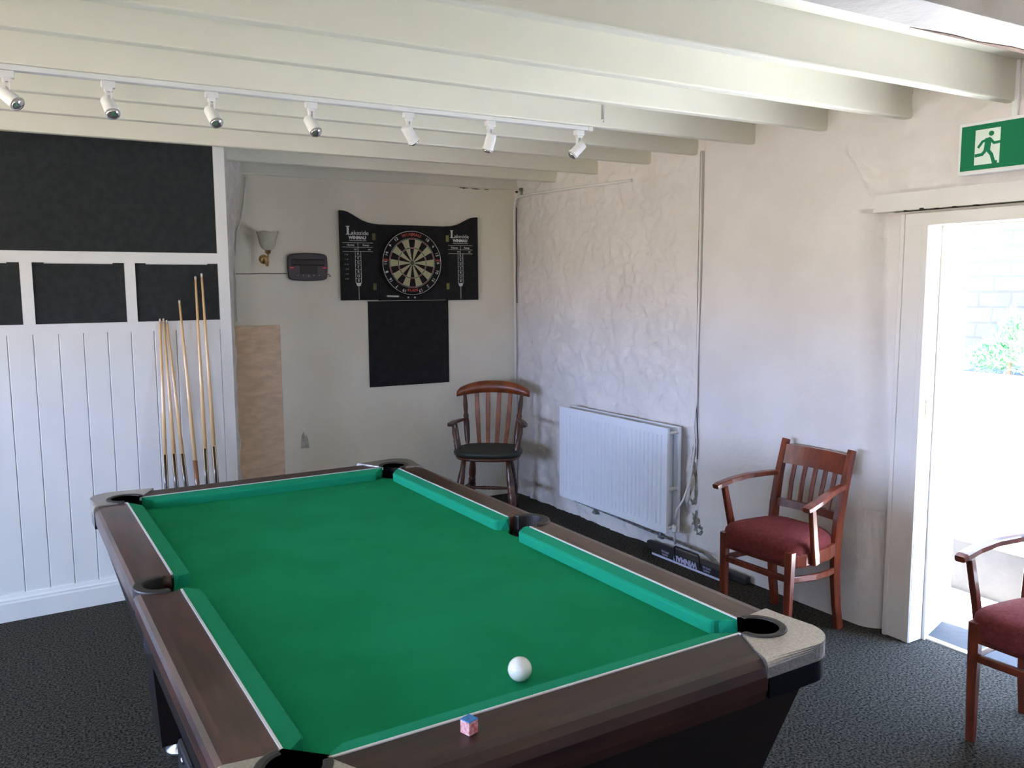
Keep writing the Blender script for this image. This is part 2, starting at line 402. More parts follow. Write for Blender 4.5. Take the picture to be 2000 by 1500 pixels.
def board(x0, x1, z0, z1, label, tabs=True, name='black_board', group=None):
    b = MB()
    if tabs: pts = [(x0, z0), (x1, z0), (x1, z1), (x1-.05, z1), (x1-.05, z1-.005), (x0+.05, z1-.005), (x0+.05, z1), (x0, z1)]
    else: pts = [(x0, z0), (x1, z0), (x1, z1), (x0, z1)]
    b.prism(pts, .0075, .0118, 'y')
    tag(b.build(name, 'panel', loc=PO, rot=(0, 0, PR)), label, 'board', group)
board(-1.75, -.056, 1.756, 2.40, 'large wide black board filling the top of the white partition', False, 'large_black_board')
board(-.456, -.056, 1.411, 1.701, 'small black board behind the tips of the pool cues', True, 'small_black_board', 'small black boards in the partition')
board(-.904, -.506, 1.411, 1.701, 'small black board in the partition, middle of the three in the row', True, 'small_black_board', 'small black boards in the partition')
board(-1.354, -.956, 1.411, 1.701, 'small black board cut off by the left edge of the photo', True, 'small_black_board', 'small black boards in the partition')

# ---------------------------------------------------------------- pool cues leaning on the partition
cues = [(-2.604, 1.424, -2.616, .543, 'butt', 'short pool cue with black butt, leftmost of the six against the partition'),
        (-2.587, 1.424, -2.566, .536, 'butt', 'short pool cue with black butt, second from the left of the six'),
        (-2.572, 1.416, -2.518, .530, 'butt', 'short pool cue with black butt, third from the left, tilting most to the left'),
        (-2.506, 1.516, -2.461, .536, 'brown', 'medium height pool cue with plain brown butt leaning on the partition'),
        (-2.422, 1.636, -2.413, .543, 'butt', 'tall pool cue with black butt, second from the right against the partition'),
        (-2.391, 1.651, -2.364, .536, 'butt', 'tallest pool cue with black butt, rightmost against the partition')]
CAMP = V(-3.2146, -5.5134, 1.5819)
for xt, zt, xl, zl, kind, lab in cues:
    yp = -.8667+.0464*(xt+2)-.007
    tip = V(xt, yp, zt)
    foot_y = yp-.17
    # the low point seen against the partition, brought forward onto the leaning cue
    f = (zt-zl)/zt; q = V(xl, -.8667+.0464*(xl+2), zl); yy = yp-.17*f
    t = (yy-CAMP.y)/(q.y-CAMP.y); low = CAMP.lerp(q, t)
    d = (low-tip); foot = tip+d*(tip.z/(tip.z-low.z))
    c = thing('pool_cue', lab, 'pool cue', foot, 0, 'pool cues leaning on the partition')
    A = V(0, 0, .002); B = tip-foot; L = B.length
    def cp(t): return A.lerp(B, t)
    BT = .46 if zt > 1.5 else .52
    MB().tube([cp(BT), cp(.68), cp(.8), cp(.988)], [.0110, .0092, .0074, .0053]).build('shaft', 'ash', c)
    bm_ = MB().tube([cp(0), cp(.004), cp(.2), cp(BT*.8), cp(BT-.0005)], [.012, .0148, .0140, .0122, .0111])
    bm_.build('butt', 'butt' if kind == 'butt' else 'buttbrown', c)
    if kind == 'butt':
        s_ = MB()
        for j in range(4):
            a = j*PI/2+.6; w = V(math.cos(a), math.sin(a), 0)
            s_.tube([cp(BT+.002)+w*.0078, cp(BT-.04)+w*.0088, cp(BT-.09)+w*.0101, cp(BT-.14)+w*.0118], [.0042, .0038, .0028, .0008], 6)
        s_.build('splice', 'ash', c)
    MB().tube([cp(.988), cp(.998), cp(1)], [.0054, .0054, .004]).build('tip', 'tip', c)

# ---------------------------------------------------------------- pool table
TY = .0219; TZ = .853; HW, HL, SW, SL = .603, 1.092, .501, .967
tab = thing('pool_table', 'green clothed pub pool table with dark mahogany rails and silver corners', 'pool table', (-2.4186, -3.3194, 0), TY)
CR = .050                                   # pocket radius
CPK = [(sx*(SW-.000), sy*(SL-.002)) for sx in (-1, 1) for sy in (-1, 1)]
SPK = [(-.535, 0), (.535, 0)]
def pocket_cutter(b, extra=0):
    for x, y in CPK: b.lathe([(CR+extra, .4), (CR+extra, 1.0)], 32, Matrix.Translation((x, y, 0)))
    for x, y in SPK: b.lathe([(CR+extra, .4), (CR+extra, 1.0)], 32, Matrix.Translation((x, y, 0)))
    return b
RAILS = []
# side rails: section swept along v
sec = [(SW, TZ), (SW, TZ-.055), (HW-.012, TZ-.085), (HW-.002, TZ-.060), (HW, TZ-.022), (HW-.004, TZ-.009), (HW-.013, TZ-.002), (HW-.03, TZ)]
for sgn in (-1, 1):
    b = MB(); b.prism([(x*sgn, z) for x, z in sec], -.95, .95, 'y')
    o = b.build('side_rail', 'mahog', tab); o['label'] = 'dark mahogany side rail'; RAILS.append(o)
    cut(o, MB().lathe([(CR+.018, .4), (CR+.018, 1.0)], 32, Matrix.Translation((sgn*.535, 0, 0))))
sec2 = [(SL, TZ), (SL, TZ-.055), (HL-.012, TZ-.085), (HL-.002, TZ-.060), (HL, TZ-.030), (HL-.006, TZ-.013), (HL-.022, TZ-.003), (HL-.04, TZ)]
for sgn in (-1, 1):
    b = MB(); b.prism([(y*sgn, z) for y, z in sec2], -.47, .47, 'x')
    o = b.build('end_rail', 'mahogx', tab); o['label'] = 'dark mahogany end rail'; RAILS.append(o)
# silver seam strips
for sgn in (-1, 1):
    for a, c in ((-.917, -.064), (.064, .917)):
        MB().box(sgn*SW-.0025, sgn*SW+.0025, a, c, TZ-.01, TZ+.0022).build('seam_strip', 'strip', tab)
    MB().box(-.455, .455, sgn*SL-.0025, sgn*SL+.0025, TZ-.01, TZ+.0022).build('seam_strip', 'strip', tab)
# corner caps
def cap(sx, sy):
    n = 10
    outer = [(HW, .905)] + arc(HW-.085, HL-.085, .085, 0, 90, n) + [(.395, HL)]
    inner = [(.395, HL), (.415, 1.02), (SW-.062, SL+.006)] + arc(SW, SL, .062, 174, -84, 14)[0:] + [(SW+.0, .917), (.56, .910), (HW, .905)]
    return outer, inner
for sx in (-1, 1):
    for sy in (-1, 1):
        R2 = .060
        P = [(HW+.003, .903)] + arc(HW+.003-.075, HL+.003-.075, .075, 0, 90, 10) + [(.390, HL+.003), (.408, 1.045), (.432, 1.0), (.448, SL)]
        P += arc(SW, SL, R2, 180, 95, 5)[0:1] + arc(SW, SL, R2, 150, -75, 16) + [(SW, SL-.060), (SW+.012, .915), (.555, .910)]
        P = [(x*sx, y*sy) for x, y in P]
        b = MB(); b.prism(P, TZ-.032, TZ+.004, 'z')
        b.b.verts.ensure_lookup_table(); n_ = len(P)
        es = []
        for k in range(0, 12):
            e_ = b.b.edges.get((b.b.verts[n_+k], b.b.verts[n_+k+1]))
            if e_: es.append(e_)
        bmesh.ops.bevel(b.b, geom=es, offset=.015, segments=4, profile=.5, affect='EDGES')
        o = b.build('corner_cap', 'silver', tab); o['label'] = 'silver corner cap'
        cx_, cy_ = sx*.53, sy*1.0
        P3 = [(HW+.02, .904)] + [(HW+.02, HL+.02), (.391, HL+.02), (.409, 1.045), (.433, 1.0), (.449, SL), (.449, .90), (SW-.03, .90), (SW+.0, .918), (.555, .911)]
        for o in RAILS:
            if (o.name.startswith('side') and o.data.vertices[0].co.x*sx > 0) or (o.name.startswith('end') and o.data.vertices[0].co.y*sy > 0):
                cut(o, MB().prism([(x*sx, y*sy) for x, y in P3], TZ-.12, TZ+.03, 'z'))
        Q = [(HW+.002, .92)] + arc(HW+.002-.072, HL+.002-.072, .072, 0, 90, 10) + [(.40, HL+.002), (.46, .985), (.53, .915)]
        MB().prism([(x*sx*.998, y*sy*.998) for x, y in Q], TZ-.078, TZ-.0305, 'z').build('corner_buffer', 'darkchrome', tab)
# cushions: section with an overhanging nose, ends mitred
def cushion(axis, sgn, a, c, ma, mc):
    # section: offset from seam towards the playing area, z
    sc = [(0.003, TZ), (.022, TZ-.002), (.041, TZ-.005), (.0455, TZ-.009), (.0465, TZ-.014), (.0445, TZ-.037), (.003, TZ-.037)]
    b = MB(); rings = []
    N = 1
    for end, pos, mit in ((0, a, ma), (1, c, mc)):
        # rounded mitre in a few steps
        for j in range(5):
            t = j/4 if end == 0 else 1-j/4
            ring = []
            for off, z in sc:
                sh = mit*off/.046
                o2 = off*(1-(1-t)**3*.35) if off > .02 else off
                p = pos + (sh + (1-t)*(-.0))*(1 if end == 0 else -1)
                p += (-(1-t)*.010*(1 if end == 0 else -1))*(1 if off > .02 else 0) + t*.010*(1 if end == 0 else -1)*0
                p += (t*.012)*(1 if end == 0 else -1)
                if axis == 'v': ring.append(V(sgn*(SW-o2), p, z))
                else: ring.append(V(p, sgn*(SL-o2), z))
            rings.append([b.b.verts.new(q) for q in ring])
    g = len(sc)
    for k in range(len(rings)-1):
        for j in range(g):
            f = b.b.faces.new([rings[k][j], rings[k][(j+1) % g], rings[k+1][(j+1) % g], rings[k+1][j]])
    b.b.faces.new(rings[0]); b.b.faces.new(rings[-1][::-1])
    b.build('cushion', 'cush', tab)
for sgn in (-1, 1):
    cushion('v', sgn, -.918, -.052, .045, .018); cushion('v', sgn, .052, .918, .018, .045)
    cushion('u', sgn, -.452, .452, .045, .045)
# playing cloth with pocket holes
o = MB().box(-SW, SW, -SL, SL, TZ-.060, TZ-.037).build('playing_cloth', 'cloth', tab)
c = MB()
for x, y in CPK: c.lathe([(.058, .4), (.058, 1.0)], 32, Matrix.Translation((x, y, 0)))
for x, y in SPK: c.lathe([(.062, .4), (.062, 1.0)], 32, Matrix.Translation((x, y, 0)))
cut(o, c)
# pocket liners: horseshoe rim and well
def liner(cx, cy, a0, a1, r0, r1, ztop):
    b = MB(); P = arc(cx, cy, r1, a0, a1, 22) + arc(cx, cy, r0, a1, a0, 22)
    b.prism(P, TZ-.055, ztop, 'z')
    o = b.build('pocket_liner', 'rubber', tab)
    md = o.modifiers.new('bevel', 'BEVEL'); md.width = .004; md.segments = 2; md.limit_method = 'ANGLE'; md.angle_limit = math.radians(50)
    w = MB(); n = 24
    ring = arc(cx, cy, r0+.004, 0, 360, n)[:-1]
    lo = [w.b.verts.new(V(x, y, TZ-.16)) for x, y in ring]; hi = [w.b.verts.new(V(x, y, TZ-.0385)) for x, y in ring]
    for k in range(n): w.b.faces.new([lo[k], lo[(k+1) % n], hi[(k+1) % n], hi[k]])
    w.b.faces.new(lo)
    w.build('pocket_well', 'blackmat', o)
for sx in (-1, 1):
    for sy in (-1, 1):
        m_ = math.degrees(math.atan2(sy, sx)); liner(sx*SW, sy*SL, m_-128, m_+128, .043, .061, TZ+.007)
    m_ = 0 if sx > 0 else 180; liner(sx*.535, 0, m_-100, m_+100, .045, .068, TZ+.005)
# body: tapered panels
def ring8(hw, hl, ch): return [(hw, -hl+ch), (hw, hl-ch), (hw-ch, hl), (-hw+ch, hl), (-hw, hl-ch), (-hw, -hl+ch), (-hw+ch, -hl), (hw-ch, -hl)]
top = ring8(.590, 1.076, .075); bot = ring8(.500, .975, .065); zt_, zb_ = TZ-.079, .42
def panel(i, j, name, m, thick=.02, lab=None):
    b = MB(); a, c = top[i], top[j]; d, e_ = bot[i], bot[j]
    n = V((a[1]-c[1]), (c[0]-a[0]), 0).normalized()
    if n.x*(a[0]+c[0])+n.y*(a[1]+c[1]) < 0: n = -n
    q = [V(*a, zt_), V(*c, zt_), V(*e_, zb_), V(*d, zb_)]
    vs = [b.b.verts.new(p) for p in q]+[b.b.verts.new(p-n*thick) for p in q]
    for f in ((0, 1, 2, 3), (7, 6, 5, 4), (0, 4, 5, 1), (1, 5, 6, 2), (2, 6, 7, 3), (3, 7, 4, 0)): b.b.faces.new([vs[k] for k in f])
    o = b.build(name, m, tab)
    if lab: o['label'] = lab
panel(0, 1, 'side_apron', 'mahogdark'); panel(4, 5, 'side_apron', 'mahogdark')
panel(2, 3, 'end_apron', 'mahogdark'); panel(6, 7, 'end_apron', 'mahogdark')
for i, j in ((1, 2), (3, 4), (5, 6), (7, 0)): panel(i, j, 'corner_trim', 'chrome', .02, 'silver corner trim')
MB().prism([(x*.98, y*.99) for x, y in bot], zb_, zb_+.02, 'z').build('base_board', 'mahogdark', tab)
for sx in (-1, 1):
    for sy in (-1, 1):
        b = MB(); x, y = sx*.40, sy*.76
        w = [(.085, .09, .42), (.065, .075, .07)]
        vs = []
        for a, c, z in w: vs.append([b.b.verts.new(V(x+a*p, y+c*q, z)) for p, q in ((-1, -1), (1, -1), (1, 1), (-1, 1))])
        for k in range(4): b.b.faces.new([vs[0][k], vs[0][(k+1) % 4], vs[1][(k+1) % 4], vs[1][k]])
        b.b.faces.new(vs[0]); b.b.faces.new(vs[1][::-1])
        L = b.build('leg', 'mahogdark', tab)
        MB().lathe([(.042, 0), (.045, .02), (.02, .03), (.018, .072)], 16, Matrix.Translation((x, y, 0))).build('levelling_foot', 'chrome', L)
# ball return housing under the left side
b = MB().box(-.47, -.38, .16, .34, .16, .27, bev=.01); b.build('ball_return', 'black', tab)
MB().lathe([(.010, 0), (.010, .006), (.004, .008)], 12, Matrix.Translation((-.47, .24, .25)) @ Matrix.Rotation(-PI/2, 4, 'Y')).build('lock', 'chrome', tab)

TM = Matrix.Translation((-2.4186, -3.3194, 0)) @ Matrix.Rotation(TY, 4, 'Z')
# cue ball and chalk
prof = [(.0002, -.0238)] + [(.0238*math.cos(a), .0238*math.sin(a)) for a in [(-85+k*10)*PI/180 for k in range(18)]] + [(.0002, .0238)]
tag(MB().lathe(prof, 32).build('cue_ball', 'ballwhite', loc=(-2.4165, -4.158, TZ-.037+.0238)), 'white cue ball on the green cloth near the front rail', 'ball')
ch = thing('chalk_cube', 'small blue chalk cube in a red paper wrapper on the front rail', 'chalk', (-2.6195, -4.338, TZ+.0), .32)
b = MB().box(-.0105, .0105, -.0105, .0105, 0.0002, .0225, bev=.001); b.build('wrapper', 'chalkpaper', ch)
b = MB().prism([(-.0103, -.0103), (.0103, -.0103), (.0103, .0103), (-.0103, .0103)], .0226, .0242, 'z')
o = b.build('chalk', 'chalkblue', ch); cut(o, MB().lathe([(.003, .0228), (.007, .030)], 20))

# ---------------------------------------------------------------- track lighting under the fourth joist
TRY = -2.302; TRZ = 2.2855
tr = thing('light_track', 'long white ceiling track carrying the spotlights', 'light track', (-2.2, TRY, TRZ))
MB().box(-1.9, 1.235, -.017, .017, -.018, 0, bev=.003).build('track', 'white', tr)
MB().box(1.236, 1.262, -.018, .018, -.019, 0, bev=.003).build('end_cap', 'white', tr)
heads = [(-3.205, 'pointing right, cut off at the left edge of the photo', (.62, -.50, -.62)), (-2.912, 'second from the left, lens towards the viewer', (.18, -.62, -.75)), (-2.580, 'third from the left, above the cues', (.22, -.60, -.76)),
         (-2.222, 'fourth from the left, in the middle of the track', (.24, -.55, -.80)), (-1.826, 'fifth from the left, turned to the right', (.62, .25, -.74)), (-1.456, 'second from the right, pointing down', (-.12, .35, -.93)), (-1.005, 'at the right end of the track, turned to the left', (-.62, .30, -.72))]
for x, lab, d in heads:
    h = thing('track_spotlight', 'small white track spotlight '+lab, 'spotlight', (x, TRY, TRZ-.0185), 0, 'spotlights on the ceiling track')
    MB().box(-.022, .022, -.014, .014, -.022, 0, bev=.003).box(-.013, .013, -.011, .011, -.034, -.021, bev=.002).build('adapter', 'white', h)
    MB().box(-.010, -.004, -.009, .009, -.082, -.03, bev=.001).box(.004, .010, -.009, .009, -.082, -.03, bev=.001).build('bracket', 'white', h)
    d = Vector(d).normalized(); P = V(0, 0, -.078)
    rot = d.to_track_quat('Z', 'Y').to_matrix().to_4x4()
    H = Matrix.Translation(P) @ rot
    MB().lathe([(.016, -.030), (.021, -.026), (.022, .0), (.022, .030), (.0245, .036), (.0245, .040)], 22, H).build('lamp_head', 'white', h)
    MB().lathe([(.0232, .0405), (.0225, .046), (.018, .050), (.010, .053), (.002, .054)], 22, H).build('bulb', 'bulb', h)
    MB().tube([P-V(.014, 0, 0), P+V(.014, 0, 0)], .004, 8).build('pivot_screw', 'chrome', h)
# small clip on the joist
b = MB().box(-.891-.006, -.891+.006, -2.3285, -2.3245, 2.318, 2.392, bev=.001).tube([(-.891, -2.328, 2.325), (-.891, -2.336, 2.316), (-.891, -2.331, 2.308)], .0025, 6)
tag(b.build('joist_clip', 'chrome'), 'small metal clip on the joist face above the right end of the track', 'clip')

# ---------------------------------------------------------------- dartboard, cabinet, backing board
DX, DZc = -.853, 1.7375
cab = thing('dartboard_cabinet', 'black dartboard cabinet with both scoring doors folded open on the wall', 'cabinet', (DX, 0, 1.48))
def curve(u):
    t = [(0, 1), (.10, .99), (.20, .92), (.33, .72), (.45, .50), (.57, .29), (.72, .12), (.86, .03), (1, 0)]
    for (a, c), (d, e_) in zip(t[:-1], t[1:]):
        if u <= d: return c+(e_-c)*(u-a)/(d-a)
    return 0
MB().box(-.232, .276, -.030, -.008, .002, .516, bev=.002).build('back_panel', 'blackmat', cab)
def face(y): return Matrix.Rotation(PI/2, 4, 'X') if False else Matrix(((1, 0, 0, 0), (0, 0, -1, y), (0, 1, 0, 0), (0, 0, 0, 1)))
def at(x, z, y=-.0325): return Matrix.Translation((x-DX, 0, z-1.48)) @ face(y)
for side in (-1, 1):
    if side < 0: xa, xb, ztop, zin, zl = -1.352, -1.086, 2.080, 1.997, 1.487
    else: xa, xb, ztop, zin, zl = -.322, -.576, 2.068, 1.998, 1.478
    n = 22; pts = [(xa+(xb-xa)*k/n-DX, zin+(ztop-zin)*curve(k/n)-1.48) for k in range(n+1)]
    pts += [(xb-DX, zl-1.48), (xa-DX, zl-1.48)]
    d = MB().prism(pts, -.031, -.012, 'y').build('door', 'blackmat', cab)
    k = 1 if side < 0 else .90
    ox = -1.336 if side < 0 else -.560; w = .213 if side < 0 else .193; dz = 0 if side < 0 else -.005
    p = MB()
    # big serif L
    lx, lz, s = (-1.311, 1.922+dz, 1.0) if side < 0 else (-.544, 1.917, .94)
    L = [(x*1.12, z*1.1) for x, z in [(0, 0), (.036, 0), (.040, .014), (.037, .014), (.033, .004), (.018, .004), (.018, .048), (.024, .048), (.024, .052), (0, .052), (0, .048), (.006, .048), (.006, .004), (0, .004)]]
    p.prism([(lx+x*s-DX, lz+z*s-1.48) for x, z in L], -.0322, -.0311, 'y')
    p.text('akeside', .041*s, at(lx+.098*s, lz+.012*s, -.0317))
    p.text('WINMAU', .029*s, at(ox+w*.49, 1.903+dz, -.0317), bold=.0012)
    p.text('WORLD PROFESSIONAL DARTS', .0085, at(ox+w*.5, 1.884+dz, -.0317))
    for zz in (1.8695, 1.8405, 1.812): p.box(ox-DX, ox+w-DX, -.0322, -.0311, zz+dz-1.4811, zz+dz-1.4789)
    p.text('Home', .021, at(ox+w*.26, 1.854+dz, -.0317)); p.text('Away', .021, at(ox+w*.76, 1.854+dz, -.0317))
    p.text('501', .014, at(ox+w*.42, 1.825+dz, -.0317)); p.text('501', .014, at(ox+w*.88, 1.825+dz, -.0317))
    cx = ox+w*.50
    p.box(cx-.001-DX, cx+.001-DX, -.0322, -.0311, 1.812+dz-1.48, 1.869+dz-1.48)
    x0, x1 = cx-.020, cx+.019
    for xx in (x0, x1): p.box(xx-.0013-DX, xx+.0013-DX, -.0322, -.0311, 1.604+dz-1.48, 1.812+dz-1.48)
    for j, ch_ in enumerate('KINGBOD'): 
        zz = 1.797+dz-j*.0298
        p.text('ABCDEF8'[j] if False else '2345678'[j], .026, at(cx, zz, -.0317)) if False else p.text('K0GEBO8'[j], .024, at(cx, zz, -.0317))
        p.box(x0-DX, x1-DX, -.0322, -.0311, zz-.0155-1.481, zz-.0155-1.4794)
    p.prism([(x0-DX, 1.604+dz-1.48), (x1-DX, 1.604+dz-1.48), (cx+.012-DX, 1.582+dz-1.48), (cx-.012-DX, 1.582+dz-1.48)], -.0322, -.0311, 'y')
    p.box(cx-.0016-DX, cx+.0016-DX, -.0322, -.0311, 1.492+dz-1.48, 1.584+dz-1.48)
    o = p.build('score_print', 'printwhite', d)
    if side < 0:
        for j, t in enumerate(('T 20', 'T 19', 'D 16', '1 4 0', '1 0 0', 'B 50')): MB().text(t, .014, at(-1.312, 1.79-j*.032, -.0317)).build('checkout_row', 'printgrey', d)
    for zz in (1.912, 1.577):
        hx = xb-.022 if side > 0 and False else (xb-.03 if side < 0 else xb+.006)
        hx = -1.116 if side < 0 else -.566
        MB().box(hx-.012-DX, hx+.012-DX, -.0335, -.031, zz-.022-1.48, zz+.022-1.48, bev=.001).build('hinge', mat('old_brass', (.12, .12, .05), .5, metal=.6) if side < 0 else mat('brass_hinge', (.22, .22, .06), .45, metal=.6), d)
# dartboard proper
db = thing('dartboard', 'round bristle dartboard with cream and black segments in the cabinet', 'dartboard', (DX, -.031, DZc))
yF = -.034
FM = face(yF)
MB().lathe([(.2245, 0), (.2255, .003), (.2255, .030), (.222, .034)], 64, Matrix.Rotation(PI/2, 4, 'X')).build('board_body', 'sisal_black', db)
s = MB(); r = [.0064, .0159, .099, .107, .162, .170]
def seg(r0, r1, a0, a1, m):
    n = 4; P = arc(0, 0, r1, a0, a1, n)+arc(0, 0, r0, a1, a0, n)
    s.prism(P, 0, .0012, 'z', FM, m)
for k in range(20):
    a0 = 90-9-18*k; a1 = a0+18; dark = k % 2 == 0
    seg(r[1], r[2], a0, a1, 'sisal_black' if dark else 'sisal_cream'); seg(r[3], r[4], a0, a1, 'sisal_black' if dark else 'sisal_cream')
    seg(r[2], r[3], a0, a1, 'sisal_red' if dark else 'sisal_green'); seg(r[4], r[5], a0, a1, 'sisal_red' if dark else 'sisal_green')
s.lathe([(r[1], .0), (r[1], .0013)], 24, FM, 'sisal_green'); s.lathe([(r[0], .0), (r[0], .0018)], 20, FM, 'sisal_red')
s.build('scoring_face', 'sisal_black', db)
w = MB(); NW = 64
def wring(rad, t, y=.003): w.tube([FM @ V(rad*math.cos(2*PI*k/NW), rad*math.sin(2*PI*k/NW), y) for k in range(NW+1)], t, 6, cap=False)
wring(.2165, .0016, .004); wring(.170, .0006); wring(.162, .0006); wring(.107, .0006); wring(.099, .0006); wring(.0159, .0006)
for k in range(20):
    a = math.radians(81+18*k); w.tube([FM @ V(.016*math.cos(a), .016*math.sin(a), .003), FM @ V(.172*math.cos(a), .172*math.sin(a), .003)], .0005, 5)
w.build('wire_frame', 'wire', db)
for k, nme in enumerate([20, 1, 18, 4, 13, 6, 10, 15, 2, 17, 3, 19, 7, 16, 8, 11, 14, 9, 12, 5]):
    if nme in (20, 1, 5, 3): continue
    a = math.radians(90-18*k); MB().text(str(nme), .030, FM @ Matrix.Translation((.196*math.cos(a), .196*math.sin(a), .002)) @ Matrix.Rotation(a-PI/2, 4, 'Z'), th=.001).build('number', 'wire', db)
p = MB()
for j, c_ in enumerate('WINMAU'):
    a = math.radians(90+17.5-7.0*j); p.text(c_, .030, FM @ Matrix.Translation((.193*math.cos(a), .193*math.sin(a), .002)) @ Matrix.Rotation(a-PI/2, 4, 'Z'), bold=.0012)
for j, c_ in enumerate('BLADE'):
    a = math.radians(270-10+5.2*j); p.text(c_, .024, FM @ Matrix.Translation((.188*math.cos(a), .188*math.sin(a), .002)) @ Matrix.Rotation(a+PI/2, 4, 'Z'), bold=.001)
for a in (180, 0):
    a = math.radians(a); p.text('WD', .022, FM @ Matrix.Translation((.196*math.cos(a), .196*math.sin(a)+.017, .0025)), bold=.001)
p.build('brand_print', 'printred', db)
bb = thing('backing_board', 'plain black backing board hanging below the dartboard cabinet', 'board', (-.859, 0, .888))
MB().box(-.302, .302, -.014, -.003, 0, .590, bev=.001).build('board', 'blackmat', bb)
tag(MB().tube([(-1.036, -.0365, 1.512), (-.945, -.0365, 1.510)], .0060, 10).tube([(-1.052, -.0365, 1.512), (-1.036, -.0365, 1.512)], .003, 8, m='black').build('marker_pen', 'printwhite'), 'white marker pen clipped under the dartboard', 'pen') if False else None
b = MB(); b.tube([(-1.034, -.0375, 1.5125), (-.946, -.0375, 1.510)], .0065, 10, m='printwhite'); b.tube([(-1.054, -.0375, 1.513), (-1.035, -.0375, 1.5125)], .0035, 8, m='black')
tag(b.build('marker_pen', 'printwhite'), 'white marker pen on the cabinet just below the dartboard', 'marker pen')
for x in (-.872, -.822):
    o = MB().lathe([(.006, 0), (.005, .003)], 12, Matrix.Translation((x-DX, -.0305, 1.501-1.48)) @ Matrix.Rotation(PI/2, 4, 'X')).build('screw', 'printwhite', cab)

# ---------------------------------------------------------------- electronic scorer
sc = thing('electronic_scorer', 'dark plastic electronic dart scorer on the wall beside the cabinet', 'scorer', (-1.5745, 0, 1.705))
P = []
w2, h2, r_ = .128, .082, .014
for k in range(13): u = -1+2*k/12; P.append((u*(w2-.004), h2+.010*(1-u*u)-(.006 if k in (0, 12) else 0)))
P += [(w2+.001, h2-.02), (w2+.003, 0), (w2-.002, -h2+.016)]
for k in range(13): u = 1-2*k/12; P.append((u*(w2-.010), -h2-.006*(1-u*u)+(.006 if k in (0, 12) else 0)))
P += [(-w2+.002, -h2+.016), (-w2-.003, 0), (-w2-.001, h2-.02)]
o = MB().prism(P, -.042, -.006, 'y').build('case', 'dial', sc); md = o.modifiers.new('bevel', 'BEVEL'); md.width = .006; md.segments = 3; md.limit_method = 'ANGLE'
MB().box(-.055, .058, -.0436, -.041, -.040, .018, bev=.001).build('display', 'dialdark', sc)
MB().box(-.105, .105, -.0445, -.041, .012, .052, bev=.004).build('score_window', 'dialdark', sc)
for sx in (-1, 1): MB().box(sx*.108-.013, sx*.108+.013, -.0446, -.0425, -.006, .000, bev=.001).build('red_light', 'redled', sc)
for x_, z_ in [(-.07+.035*k, -.052) for k in range(5)]+[(.005, -.058)]: MB().lathe([(.004, 0), (.0035, .002)], 8, Matrix.Translation((x_, -.042, z_)) @ Matrix.Rotation(PI/2, 4, 'X')).build('button', 'printgrey', sc)
b = MB().tube([(-.13, -.012, -.04), (-.2, -.008, -.041), (-.30, -.010, -.040), (-.38, -.009, -.043), (-.465, -.008, -.043)], .0025, 6)
b.tube([(.13, -.012, -.045), (.15, -.014, -.048), (.160, -.012, -.055), (.145, -.012, -.06)], .0025, 6)
b.build('cable', 'black', sc)
# surface cable up the alcove corner
pts = []
for z, x in ((2.26, -1.945), (2.09, -1.965), (1.99, -1.985), (1.93, -2.012), (1.80, -2.025), (1.71, -2.040), (1.62, -2.030), (1.50, -2.035), (1.36, -2.035)): pts.append((x, -.016, z))
tag(MB().tube(pts, .0045, 6).build('surface_cable', 'pipe'), 'painted over cable running down the alcove corner beside the wall light', 'cable')

# ---------------------------------------------------------------- wall light
sl = thing('wall_sconce', 'brass wall light with a frosted tulip glass shade', 'wall light', (-1.852, 0, 1.755))
MB().lathe([(.030, 0), (.030, .006), (.016, .014), (.010, .016)], 20, Matrix.Translation((0, -.002, 0)) @ Matrix.Rotation(PI/2, 4, 'X')).build('wall_plate', 'brass', sl)
MB().tube([(0, -.014, 0), (0, -.045, -.010), (0, -.075, -.040), (0, -.105, -.044), (0, -.122, -.020), (0, -.124, .030)], .0055, 10).build('arm', 'brass', sl)
MB().lathe([(.008, .028), (.017, .034), (.019, .058), (.022, .060)], 18, Matrix.Translation((0, -.124, 0))).build('lamp_holder', 'brass', sl)
b = MB(); n = 28; rings = []
prof = [(.018, .052), (.034, .062), (.046, .082), (.053, .105), (.057, .130), (.064, .158), (.067, .165)]
for inner in (0, 1):
    for r0, z in (prof if not inner else prof[::-1]):
        rings.append([b.b.verts.new(V((r0-.003*inner)*math.cos(2*PI*j/n)*(1+.0*j), -.124+(r0-.003*inner)*math.sin(2*PI*j/n), z+(.006*math.cos(6*2*PI*j/n) if z > .15 else 0))) for j in range(n)])
for k in range(len(rings)-1):
    for j in range(n):
        f = b.b.faces.new([rings[k][j], rings[k][(j+1) % n], rings[k+1][(j+1) % n], rings[k+1][j]]); f.smooth = True
b.build('glass_shade', 'glass', sl)

# ---------------------------------------------------------------- plywood panel
pw = thing('plywood_panel', 'tall bare plywood sheet against the back wall beside the partition', 'plywood', (-1.91, 0, 0))
MB().box(-.148, .142, -.026, -.010, .002, 1.334, bev=.001).build('sheet', 'ply', pw)
for x, z in ((.128, 1.316), (.128, .845), (.124, .40)): MB().lathe([(.0055, 0), (.0045, .002)], 10, Matrix.Translation((x, -.026, z)) @ Matrix.Rotation(PI/2, 4, 'X')).build('screw', 'printwhite', pw)
